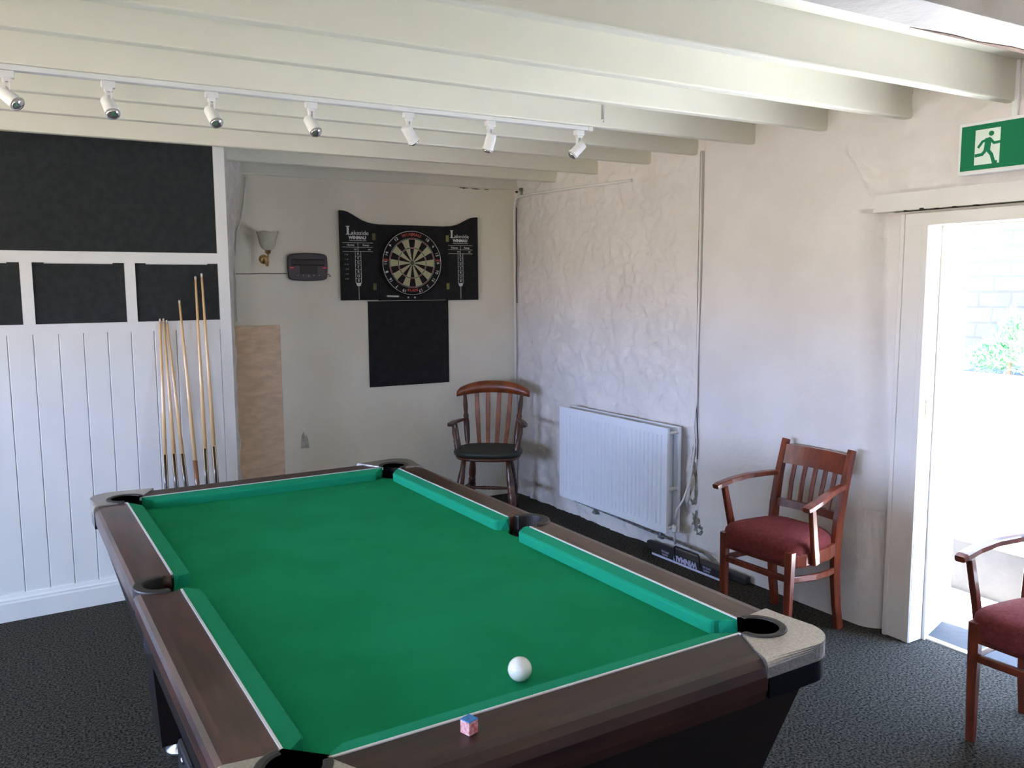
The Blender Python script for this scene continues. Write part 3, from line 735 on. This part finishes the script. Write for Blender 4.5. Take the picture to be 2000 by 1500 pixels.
# scuff on the back wall and paint cracks under the ceiling
P = [(-1.655, .512), (-1.645, .60), (-1.632, .622), (-1.622, .585), (-1.612, .60), (-1.600, .545), (-1.598, .508)]
struct(MB().prism(P, -.0085, -.0065, 'y').build('trim_1', mat('bare_plaster_patch', (.55, .52, .46), .9, var=.3, vscale=60)))
for i, (x0, x1, z, h) in enumerate(((-.479, -.40, 2.268, .012), (-.385, -.30, 2.266, .008), (-.28, -.235, 2.266, .005), (-.02, .01, 2.262, .02))):
    n = 8; P = [(x0+(x1-x0)*k/n, z+h*random.uniform(.1, .5)*math.sin(PI*k/n)+.0005) for k in range(n+1)]+[(x1-(x1-x0)*k/n, z-h*random.uniform(.1, .5)*math.sin(PI*k/n)-.0005) for k in range(n+1)]
    struct(MB().prism(P, -.049, -.0455, 'y').build('trim_2', 'crack'))

# ---------------------------------------------------------------- pipes
b = MB()
b.tube([(.035, -.02, 2.14), (.012, -.022, 2.0), (.006, -.022, 1.6), (-.004, -.022, 1.2), (-.006, -.022, .88), (-.006, -.022, .02)], .0085, 8)
tag(b.build('corner_pipe', 'pipe'), 'thin painted pipe running down the corner behind the wooden chair', 'pipe') if False else b.b.free()
cp_ = thing('painted_conduit', 'thin white painted pipe bent across the top of the corner and down it', 'pipe', (0, 0, 0))
MB().tube([WR(1.372, 2.205, .012), WR(.8, 2.218, .014), WR(.30, 2.226, .016), WR(.10, 2.222, .018), WR(.055, 2.205, .018), WR(.040, 2.17, .018), WR(.036, 2.1, .018), WR(.036, 1.6, .016), WR(.036, 1.2, .016), WR(.036, .02, .016)], .0095, 10).build('pipe', 'pipe', cp_)
MB().tube([WR(.052, 2.15, .009), WR(.050, 1.9, .012), WR(.052, 1.78, .008), WR(.050, 1.62, .011), WR(.052, 1.45, .009)], .0032, 6).build('dark_line', 'crack', cp_)  # thin dark line running beside the corner pipe
tag(MB().box(-.004, .004, -.02, .0, 2.225, 2.284, mx=Matrix.Translation((.0, -.10, 0))).box(-.018, .004, -.02, 0, 2.262, 2.284, mx=Matrix.Translation((0, -.10, 0))).build('pipe_bracket', 'darkpipe'), 'small dark bracket under the last joist above the corner pipe', 'bracket')
vp = thing('wall_cable_pipe', 'thin white pipe with a dark gap running down the wall to the radiator', 'pipe', (0, 0, 0))
MB().tube([WR(1.956, 2.30, .006), WR(1.956, 1.5, .006), WR(1.952, .95, .008), WR(1.940, .78, .012), WR(1.955, .68, .014), WR(1.945, .58, .018), WR(1.93, .46, .025), WR(1.91, .36, .05), WR(1.885, .30, .075), WR(1.878, .25, .08)], .0065, 8).build('pipe', 'pipe', vp)
MB().tube([WR(1.942, 2.30, .000), WR(1.942, 1.5, .002), WR(1.944, .95, .001), WR(1.962, .80, .006), WR(1.970, .70, .006), WR(1.966, .60, .006)], .0030, 6).build('gap', 'crack', vp)
tag(MB().box(-.01, .01, -.012, .012, 2.19, 2.41, mx=Matrix.Translation((.078, -3.622, 0)), bev=.003).build('conduit', 'white'), 'short white conduit from the ceiling down to the exit sign', 'conduit')

# ---------------------------------------------------------------- radiator
rad = thing('radiator', 'white ribbed double panel radiator low on the right wall', 'radiator', WR(1.345, 0, 0), 0)
RO = WR(1.345, 0, 0)
def wl(s, z, d): return WR(s, z, d)-RO
S0, S1, Z0, Z1 = .812, 1.878, .165, .775
def radpanel(dm):
    b = MB(); N = 27
    cols = [S0, S0+.03]
    prof = []
    w_ = (S1-S0-.06)/N
    for k in range(N):
        s0 = S0+.03+k*w_; prof += [(s0, 0), (s0+w_*.30, 0), (s0+w_*.42, .010), (s0+w_*.58, .010), (s0+w_*.70, 0)]
    prof = [(S0, 0)]+prof+[(S1-.03, 0), (S1, 0)]
    rows = [(Z0, 0), (Z0+.035, 0), (Z0+.050, 1), (Z1-.060, 1), (Z1-.045, 0), (Z1, 0)]
    g = [[b.b.verts.new(wl(s_, z, dm-dd*fl)) for s_, dd in prof] for z, fl in rows]
    for i in range(len(rows)-1):
        for j in range(len(prof)-1): b.b.faces.new([g[i][j], g[i][j+1], g[i+1][j+1], g[i+1][j]])
    bk = [[b.b.verts.new(wl(s_, z, dm-.016)) for s_ in (S0, S1)] for z in (Z0, Z1)]
    b.b.faces.new([bk[0][0], bk[1][0], bk[1][1], bk[0][1]])
    b.b.faces.new([bk[0][0], bk[0][1]]+g[0][::-1]); b.b.faces.new([bk[1][1], bk[1][0]]+g[-1])
    b.b.faces.new([bk[0][0], g[0][0]]+[g[i][0] for i in range(1, len(rows))]+[bk[1][0]])
    b.b.faces.new([bk[0][1], bk[1][1]]+[g[i][-1] for i in range(len(rows)-1, -1, -1)])
    return b
radpanel(.148).build('front_panel', 'rad', rad)
radpanel(.062).build('rear_panel', 'rad', rad)
b = MB()
for k in range(40):
    s_ = S0+.05+k*(S1-S0-.1)/39; b.box(-.001, .001, -.032, .032, Z0+.03, Z1-.03, mx=Matrix.Translation(wl(s_, 0, .097)) @ Matrix.Rotation(PI/2, 4, 'Z'))
b.build('convector_fins', 'rad', rad)
b = MB()
for z in (Z0+.03, Z1-.03, .42): b.tube([wl(S1-.012, z, .055), wl(S1-.012, z, .14)], .010, 8)
b.build('side_connector', 'pipe', rad)
b = MB(); b.tube([wl(S1+.006, .215, .10), wl(S1+.012, .20, .10), wl(S1+.014, .10, .09)], .008, 8).lathe([(.012, 0), (.014, .01), (.014, .03), (.008, .04)], 12, Matrix.Translation(wl(S1+.014, .17, .10)))
b.build('valve', 'pipe', rad)
b = MB(); b.tube([wl(S0-.016, .30, .045), wl(S0-.016, .17, .05), wl(S0-.01, .135, .05), wl(S0+.03, .122, .045), wl(1.2, .108, .03), wl(1.6, .095, .03), wl(2.05, .082, .026), wl(2.12, .055, .02)], .0065, 8)
for s_ in (1.05, 1.70):
    b.box(-.02, .02, -.008, .008, .075, .088, mx=Matrix.Translation(wl(s_, 0, .03)) @ Matrix.Rotation(PI/2, 4, 'Z')).box(-.008, .008, -.008, .008, .085, .125, mx=Matrix.Translation(wl(s_, 0, .03)) @ Matrix.Rotation(PI/2, 4, 'Z'))
b.build('supply_pipe', 'darkpipe', rad)
b = MB()
for s_ in (1.0, 1.7): b.box(-.012, .012, -.035, .035, Z0+.05, Z1-.08, mx=Matrix.Translation(wl(s_, 0, .020)) @ Matrix.Rotation(PI/2, 4, 'Z'))
b.build('wall_bracket', 'pipe', rad)
# irregular brown-grey patches on the plaster right of the radiator
random.seed(3)
def blob(cs, cz, w, h, n=26):
    P = []
    for k in range(n):
        a = 2*PI*k/n; q = 1+random.uniform(-.35, .35); P.append((cs+w*q*math.cos(a), cz+h*q*math.sin(a)))
    return P
for cs, cz, w, h in ((1.925, .62, .012, .11), (1.935, .42, .016, .10), (1.95, .23, .030, .060), (1.975, .19, .035, .03)):
    b = MB(); P = blob(cs, cz, w, h); vs = [b.b.verts.new(rw(s_, z)-V(.0015, 0, 0)) for s_, z in P]; b.b.faces.new(vs)
    struct(b.build('trim_3', 'brown_grey_patch'))

# ---------------------------------------------------------------- dart mat case on the floor by the wall
mc = thing('dart_mat_case', 'long low black dart mat case with handle and upside down lettering', 'case', WR(1.99, 0, .085), 0)
MO = WR(1.99, 0, .085)
def mb_(s0, s1, z0, z1, d0, d1, b, bev=0, m=None):
    c0 = WR((s0+s1)/2, 0, (d0+d1)/2)-MO
    return b.box(-(s1-s0)/2, (s1-s0)/2, -(d1-d0)/2, (d1-d0)/2, z0, z1, mx=Matrix.Translation(c0) @ Matrix.Rotation(PI/2+.0247, 4, 'Z'), bev=bev, m=m)
mb_(1.715, 2.285, .001, .056, .060, .118, MB(), .004).build('case_body', 'black', mc)
mb_(1.602, 2.40, .001, .046, .018, .0595, MB(), .01).build('mat_and_shadow', 'rubber', mc)  # mat strip; its end beyond the case fills in a blurred shadow
mb_(1.728, 2.272, .0015, .013, .1182, .1205, MB()).build('white_edge_strip', mat('strip_blue_white', (.62, .66, .86), .5), mc)
b = MB()
b.tube([WR(1.925, .030, .119)-MO, WR(1.925, .094, .126)-MO, WR(1.935, .104, .126)-MO, WR(2.113, .104, .126)-MO, WR(2.123, .094, .126)-MO, WR(2.123, .035, .119)-MO], .0055, 8)
b.build('handle', 'black', mc)
b = MB()
def wt(s, z, d, rot=PI): # text frame on a face parallel to the right wall, looking from the room
    X_ = V(.0247, -1, 0).normalized(); Z_ = V(0, 0, 1); N_ = X_.cross(Z_)
    m_ = Matrix((X_, Z_, N_)).transposed().to_4x4(); m_.translation = WR(s, z, d)-MO
    return m_ @ Matrix.Rotation(rot, 4, 'Z')
b.text('WINMAU', .044, wt(2.005, .034, .1186), bold=.002)
lil = mat('print_lilac', (.55, .55, .78), .5); b.build('brand_lettering', lil, mc)
for s_ in (1.84, 2.175):
    MB().text('OFFICIAL', .016, wt(s_, .044, .1186)).text('DARTS', .016, wt(s_, .027, .1186)).build('small_lettering', lil, mc)

# ---------------------------------------------------------------- exit sign
es = thing('exit_sign', 'green fire exit sign with white running figure above the door', 'exit sign', WR(3.448, 2.015, 0), 0)
EO = WR(3.448, 2.015, 0)
def em(d): 
    X_ = V(.0247, -1, 0).normalized(); Z_ = V(0, 0, 1); N_ = X_.cross(Z_)
    m_ = Matrix((X_, Z_, N_)).transposed().to_4x4(); m_.translation = WR(3.448, 2.015, d)-EO; return m_
MB().box(-.012, .402, -.014, .184, -.050, 0, mx=em(.060), bev=.003).build('housing', 'white', es)
MB().box(.0, .39, .0, .170, 0, .002, mx=em(.060)).build('green_face', 'signgreen', es)
b = MB(); b.prism([(.056, .018), (.152, .018), (.152, .150), (.056, .150)], .0022, .003, 'z', em(.060))
b.build('white_doorway', 'signwhite', es)
b = MB(); E_ = em(.0632)
def limb(pts, r_): b.tube([E_ @ V(x, z, 0) for x, z in pts], r_, 8)
b.lathe([(.0095, 0), (.0095, .002)], 16, E_ @ Matrix.Translation((.118, .131, 0)))
for pts, r_ in (([(.108, .110), (.104, .075)], .012), ([(.108, .112), (.085, .104), (.070, .084)], .0048), ([(.110, .114), (.130, .094), (.155, .096)], .0048), ([(.104, .074), (.122, .052), (.132, .022), (.142, .022)], .0062), ([(.102, .074), (.086, .056), (.060, .054)], .0058)):
    b.prism([(0, 0), (1e-4, 0), (0, 1e-4)], 0, 1e-4) if False else None
    for (x0, z0), (x1, z1) in zip(pts[:-1], pts[1:]):
        d = V(x1-x0, z1-z0, 0).normalized(); n_ = V(-d.y, d.x, 0)*r_; a = V(x0, z0, 0)-d*r_*.4; c = V(x1, z1, 0)+d*r_*.4
        b.prism([(a+n_)[:2], (a-n_)[:2], (c-n_)[:2], (c+n_)[:2]], 0, .0012+random.uniform(0, .0003), 'z', E_)
b.build('running_figure', 'signgreen', es)

# ---------------------------------------------------------------- door frame, lintel, reveal, step
b = MB()
def wbox(b, s0, s1, z0, z1, d0, d1, bev=0, m=None):
    c0 = WR((s0+s1)/2, 0, (d0+d1)/2)
    return b.box(-(s1-s0)/2, (s1-s0)/2, -(d1-d0)/2, (d1-d0)/2, z0, z1, mx=Matrix.Translation(c0) @ Matrix.Rotation(PI/2+.0247, 4, 'Z'), bev=bev, m=m)
b = MB(); wbox(b, 3.150, DS0, 0, 1.8745, -.10, -.008, .004); wbox(b, 3.158, 3.176, 0, 1.8735, -.012, -.001, .002); wbox(b, 3.255, DS0-.002, 0, 1.82, -.012, -.004, .003)
wbox(b, DS1-.005, DS1+.13, 0, 1.8745, -.10, -.008, .004)
wbox(b, 3.151, DS1+.129, 1.8205, 1.8750, -.099, -.0075, .004)
door = struct(b.build('door_1', 'frame'))
b = MB(); wbox(b, 3.262, DS0+.012, 0, 1.8205, -.125, -.1005); wbox(b, 3.262, DS1, 1.806, 1.822, -.125, -.1005)
b.build('door_stop', 'cream', door)
b = MB().box(-.012, .012, -.0015, .0015, 1.0, 1.085, mx=Matrix.Translation(WR(DS0+.0025, 0, -.055))); b.build('latch_keep', 'brass', door)
# splayed reveal through the thick wall
b = MB()
def q4(pts): b.b.faces.new([b.b.verts.new(p) for p in pts])
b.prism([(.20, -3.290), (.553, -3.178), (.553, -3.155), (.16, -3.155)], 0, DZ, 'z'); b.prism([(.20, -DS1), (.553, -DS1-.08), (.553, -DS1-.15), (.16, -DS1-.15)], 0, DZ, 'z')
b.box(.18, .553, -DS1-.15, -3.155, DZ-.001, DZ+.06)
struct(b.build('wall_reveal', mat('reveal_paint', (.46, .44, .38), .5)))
struct(MB().prism([(.205, -3.294), (.50, -3.2), (.50, -3.1), (.2, -3.1)], 1.045, 1.056, 'z').build('trim_4', 'cream'))
b = MB(); wbox(b, 3.02, 4.6, 1.888, 1.966, -.045, .001, .003); struct(b.build('trim_5', 'frame'))
b = MB()
for s0, s1, h in ((3.17, 3.185, .004), (3.243, 3.262, .008), (3.31, 3.325, .003), (3.385, 3.40, .004), (3.47, 3.49, .003), (3.12, 4.5, -.0008)): wbox(b, s0, s1, 1.8845, 1.8862+h, -.02, .0022)
struct(b.build('trim_6', 'crack'))
struct(MB().box(.195, .228, -DS1, -3.25, -.02, .008, bev=.003).build('trim_7', 'cream'))
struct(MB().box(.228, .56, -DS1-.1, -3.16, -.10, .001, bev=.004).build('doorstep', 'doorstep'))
# outside: paving, raised terrace, planter wall, stone wall
struct(MB().box(.545, 14, -14, 8, -.14, -.004).build('paving', 'outstone'))
struct(MB().box(.93, 3.0, -12, 6, -.02, .255, bev=.01).build('terrace', 'outstone'))
struct(MB().box(.92, .9305, -12, 6, -.02, .2565).build('terrace_riser_shade', 'doorstep'))  # dark sheet: shade on the terrace's front put into the stone colour
struct(MB().box(3.0, 3.35, -12, 6, .2, .875, bev=.015).box(3.3, 4.1, -12, 6, .2, .80).build('planter_wall', 'outstone'))
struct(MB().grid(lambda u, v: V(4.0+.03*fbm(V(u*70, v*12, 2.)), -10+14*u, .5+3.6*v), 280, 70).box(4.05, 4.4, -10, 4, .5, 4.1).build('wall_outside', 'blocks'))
sh = thing('conifer_shrub', 'pale green bushy shrub growing against the sunlit stone wall outside', 'shrub', (3.62, -1.66, .845))
b = MB(); b.tube([(0, 0, 0), (.01, 0, .2), (0, .01, .42)], [.02, .014, .006], 8); b.build('stem', 'bark', sh)
b = MB(); random.seed(11)
lobes = [(0, 0, .22, .20, .20), (0, .12, .14, .17, .14), (-.02, .24, .10, .14, .10), (0, -.2, .20, .22, .19), (0, -.42, .18, .2, .17), (0, -.02, .38, .09, .15), (-.04, -.3, .1, .2, .1)]
for cx, cy, cz, rr, rz_ in lobes:
    for _ in range(520):
        v = V(random.gauss(0, 1), random.gauss(0, 1), random.gauss(0, 1)).normalized()*random.uniform(.5, 1)
        p = V(cx+v.x*rr*.9, cy+v.y*rr, max(.02, cz+v.z*rz_)); d = (v+V(0, 0, .8)+V(random.gauss(0, .4), random.gauss(0, .4), 0)).normalized()
        sd = d.cross(V(random.random(), random.random(), random.random())).normalized()*.007
        L_ = random.uniform(.03, .055); b.b.faces.new([b.b.verts.new(p-sd), b.b.verts.new(p+d*L_*.5-sd*.9), b.b.verts.new(p+d*L_), b.b.verts.new(p+d*L_*.5+sd*.9), b.b.verts.new(p+sd)])
b.build('foliage', 'leaf', sh, fix=False)

# ---------------------------------------------------------------- upholstered armchairs
def lerp(a, c, t): return a+(c-a)*t
def armchair(label, loc, rz):
    c = thing('upholstered_armchair', label, 'armchair', loc, rz, 'maroon seated armchairs')
    zt, za = .824, .630
    def post(x, sx):      # back leg running up into the back post
        return [(sx*.183, .035, 0), (sx*.181, .012, .12), (sx*.180, -.002, .26), (sx*.180, -.004, .40), (sx*.181, .008, .52), (sx*.183, .036, .66), (sx*.184, .078, .815), (sx*.184, .082, zt+.004)]
    for sx in (-1, 1):
        MB().tube(post(0, sx), [(.014, .020), (.015, .021), (.016, .023), (.017, .025), (.017, .024), (.016, .021), (.015, .018), (.015, .017)], sq=True, up=(0, 1, 0)).build('back_leg', 'cherry', c)
        MB().tube([(sx*.182, -.328, 0), (sx*.186, -.328, .2), (sx*.188, -.326, .425)], [(.0135, .0135), (.0165, .0165), (.019, .019)], sq=True, up=(0, 1, 0)).build('front_leg', 'cherry', c)
        # arm: from the post forward, bowed out and ending in a rounded tip
        pa = [(sx*.186, .025, .668), (sx*.205, -.05, .668), (sx*.232, -.14, .662), (sx*.252, -.23, .647), (sx*.259, -.300, .632), (sx*.259, -.322, .626)]
        MB().tube(pa, [(.016, .012), (.017, .012), (.019, .012), (.021, .0125), (.022, .013), (.018, .011)], sq=True, up=(0, 0, 1)).build('armrest', 'cherry', c)
        MB().tube([(sx*.236, -.215, .365), (sx*.240, -.235, .46), (sx*.250, -.270, .62)], [(.011, .019), (.0115, .018), (.0115, .015)], sq=True, up=(0, 1, 0)).build('arm_support', 'cherry', c)
        # bowed side rail and stretcher
        MB().tube([(sx*.182, -.02, .385), (sx*.205, -.09, .385), (sx*.218, -.18, .385), (sx*.214, -.26, .385), (sx*.196, -.31, .385)], (.010, .030), sq=True, up=(0, 0, 1)).build('side_rail', 'cherry', c)
        MB().tube([(sx*.180, -.01, .285), (sx*.200, -.09, .288), (sx*.206, -.18, .292), (sx*.196, -.28, .298), (sx*.187, -.325, .30)], (.008, .014), sq=True, up=(0, 0, 1)).build('side_stretcher', 'cherry', c)
    MB().tube([(-.185, -.330, .385), (0, -.338, .385), (.185, -.330, .385)], (.010, .030), sq=True, up=(0, 0, 1)).build('front_rail', 'cherry', c)
    MB().tube([(-.178, .0, .385), (.178, .0, .385)], (.010, .030), sq=True, up=(0, 0, 1)).build('rear_rail', 'cherry', c)
    MB().tube([(-.186, -.327, .300), (.186, -.327, .300)], (.008, .014), sq=True, up=(0, 0, 1)).build('front_stretcher', 'cherry', c)
    # curved crest rail and lower back rail
    def bow(z0, z1, y0, y1, dep, name):
        b = MB(); n = 14; g = []
        for k in range(n+1):
            u = -1+2*k/n; x = u*.172; dy = dep*(1-u*u)
            g.append([b.b.verts.new(V(x, y+dy+t, z)) for (y, z, t) in ((y0, z0, -.011), (y1, z1, -.011), (y1, z1, .011), (y0, z0, .011))])
        for k in range(n):
            for j in range(4): b.b.faces.new([g[k][j], g[k][(j+1) % 4], g[k+1][(j+1) % 4], g[k+1][j]]).smooth = False
        b.b.faces.new(g[0]); b.b.faces.new(g[-1][::-1]); return b.build(name, 'cherry', c)
    bow(.715, .805, .052, .076, .022, 'crest_rail'); bow(.510, .545, .008, .014, .020, 'lower_back_rail')
    for k in range(5):
        u = -.66+.33*k; x = u*.172
        MB().tube([(x*.96, .014+.020*(1-u*u), .54), (x, .030+.021*(1-u*u), .63), (x, .053+.022*(1-u*u), .72)], (.0105, .005), sq=True, up=(0, 1, 0)).build('back_slat', 'cherry', c)
    # domed seat cushion
    b = MB(); n = 40
    def outline(t):
        a = 2*PI*t; cx, sy_ = math.cos(a), math.sin(a)
        k = 1/((abs(cx)**4.5+abs(sy_)**4.5)**(1/4.5)); x, y = cx*k, sy_*k
        wd = lerp(.178, .228, (1-y)/2); return x*wd, -.165+y*.178-(.010*(1-x*x) if y < -.9 else 0)
    rings = []
    for sc_, z in ((.90, .366), (1.0, .367), (1.012, .378), (1.015, .40), (1.02, .425), (1.005, .443), (.95, .459), (.82, .472), (.6, .482), (.3, .487), (.02, .488)):
        rings.append([b.b.verts.new(V(outline(j/n)[0]*sc_, -.165+(outline(j/n)[1]+.165)*sc_, z)) for j in range(n)])
    for i in range(len(rings)-1):
        for j in range(n): b.b.faces.new([rings[i][j], rings[i][(j+1) % n], rings[i+1][(j+1) % n], rings[i+1][j]]).smooth = True
    b.b.faces.new(rings[0][::-1]); b.b.faces.new(rings[-1])
    b.build('seat_cushion', 'maroon', c)
    return c
armc = armchair('cherry wood armchair with maroon seat standing against the right wall by the door', (-.076, -2.832, 0), -1.524)
dup(armc, (-.106, -4.064, 0), -1.524, 'cherry wood armchair in front of the open doorway, cut off by the right edge')

# ---------------------------------------------------------------- windsor style chair in the corner
wc = thing('spindle_back_armchair', 'old farmhouse wooden armchair with slatted back and dark green seat in the corner', 'armchair', (-.47, -.44, 0), -.65)
b = MB(); n = 36; rings = []
def so(a):
    x, y = math.cos(a), math.sin(a); k = 1/((abs(x)**2.8+abs(y)**2.8)**(1/2.8)); return x*k*(.232-.02*(y > 0)*y), y*k*.20
for sc_, z in ((.84, .400), (.93, .404), (.96, .412), (.95, .424), (.80, .428)): rings.append([b.b.verts.new(V(so(2*PI*j/n)[0]*sc_, so(2*PI*j/n)[1]*sc_, z)) for j in range(n)])
for i in range(len(rings)-1):
    for j in range(n): b.b.faces.new([rings[i][j], rings[i][(j+1) % n], rings[i+1][(j+1) % n], rings[i+1][j]]).smooth = True
b.b.faces.new(rings[0][::-1]); b.b.faces.new(rings[-1]); b.build('seat', 'darkoak', wc)
b = MB(); rings = []
for sc_, z in ((.96, .4285), (1.01, .433), (1.02, .450), (1.0, .462), (.90, .468), (.6, .472), (.02, .474)): rings.append([b.b.verts.new(V(so(2*PI*j/n)[0]*sc_, so(2*PI*j/n)[1]*sc_*.97, z)) for j in range(n)])
for i in range(len(rings)-1):
    for j in range(n): b.b.faces.new([rings[i][j], rings[i][(j+1) % n], rings[i+1][(j+1) % n], rings[i+1][j]]).smooth = True
b.b.faces.new(rings[0][::-1]); b.b.faces.new(rings[-1]); b.build('seat_pad', 'seatgreen', wc)
lp = [(a_, b_*1.18) for a_, b_ in [(0, .013), (.06, .015), (.13, .017), (.2, .015), (.30, .021), (.38, .024), (.44, .023), (.47, .018), (.485, .023), (.50, .018), (.515, .023), (.53, .018), (.60, .022), (.70, .021), (.85, .016), (1, .013)]]
for sx in (-1, 1):
    MB().turned((sx*.205, -.200, 0), (sx*.150, -.125, .406), lp).build('leg', 'darkoak', wc)
    MB().turned((sx*.165, .215, 0), (sx*.130, .125, .406), lp).build('leg', 'darkoak', wc)
sp_ = [(0, .008), (.2, .010), (.42, .014), (.46, .011), (.5, .015), (.54, .011), (.58, .014), (.8, .010), (1, .008)]
def LP(f, sx, t): a = V(sx*(.205 if f else .165), -.2 if f else .215, 0); c_ = V(sx*(.150 if f else .130), -.125 if f else .125, .406); return a.lerp(c_, t)
for sx in (-1, 1): MB().turned(LP(1, sx, .46), LP(0, sx, .44), sp_).build('side_stretcher', 'darkoak', wc)
m1 = LP(1, -1, .46).lerp(LP(0, -1, .44), .5); m2 = LP(1, 1, .46).lerp(LP(0, 1, .44), .5)
MB().turned(m1, m2, sp_).build('cross_stretcher', 'darkoak', wc)
bp_ = [(0, .013), (.05, .016), (.10, .013), (.14, .018), (.30, .021), (.45, .021), (.52, .017), (.56, .020), (.60, .014), (.75, .017), (.90, .012), (1, .011)]
for sx in (-1, 1):
    MB().turned((sx*.170, .140, .43), (sx*.208, .245, .84), bp_).build('back_post', 'darkoak', wc)
    MB().tube([(sx*.190, .185, .635), (sx*.215, .11, .640), (sx*.240, .02, .640), (sx*.252, -.05, .636), (sx*.250, -.085, .634)], [(.014, .009), (.017, .0095), (.021, .010), (.026, .010), (.020, .009)], sq=True, up=(0, 0, 1)).build('armrest', 'darkoak', wc)
    MB().turned((sx*.195, -.085, .43), (sx*.240, -.045, .630), [(0, .011), (.1, .014), (.2, .017), (.32, .019), (.4, .015), (.46, .019), (.52, .014), (.75, .016), (.9, .010), (1, .009)]).build('arm_post', 'darkoak', wc)
    MB().turned((sx*.200, .0, .43), (sx*.232, .03, .632), [(0, .009), (.3, .013), (.5, .010), (.7, .011), (1, .008)]).build('arm_spindle', 'darkoak', wc)
for k in range(4):
    u = -.6+.4*k
    MB().tube([(u*.150, .165, .43), (u*.172, .192+.010, .55), (u*.190, .222+.012, .68), (u*.205, .248+.014, .83)], [(.013, .0045), (.015, .005), (.0165, .005), (.0145, .0045)], sq=True, up=(0, 1, 0)).build('back_splat', 'oak', wc)
b = MB(); n = 26; g = []
for k in range(n+1):
    u = -1+2*k/n; x = u*.262; dy = .030*(1-u*u)
    ztop = .905-.050*abs(u)**2.6-.012*u*u-(.012 if abs(u) > .97 else 0); zbot = .822-.030*u*u+(.012*(abs(u) > .93))*0
    y = .232+dy
    g.append([b.b.verts.new(V(x, y-.013, zbot)), b.b.verts.new(V(x, y-.014, (zbot+ztop)/2)), b.b.verts.new(V(x, y-.004, ztop-.006)), b.b.verts.new(V(x, y+.006, ztop)), b.b.verts.new(V(x, y+.020, ztop-.008)), b.b.verts.new(V(x, y+.013, zbot))])
for k in range(n):
    for j in range(6): b.b.faces.new([g[k][j], g[k][(j+1) % 6], g[k+1][(j+1) % 6], g[k+1][j]]).smooth = True
b.b.faces.new(g[0]); b.b.faces.new(g[-1][::-1]); b.build('crest_rail', 'oak', wc)
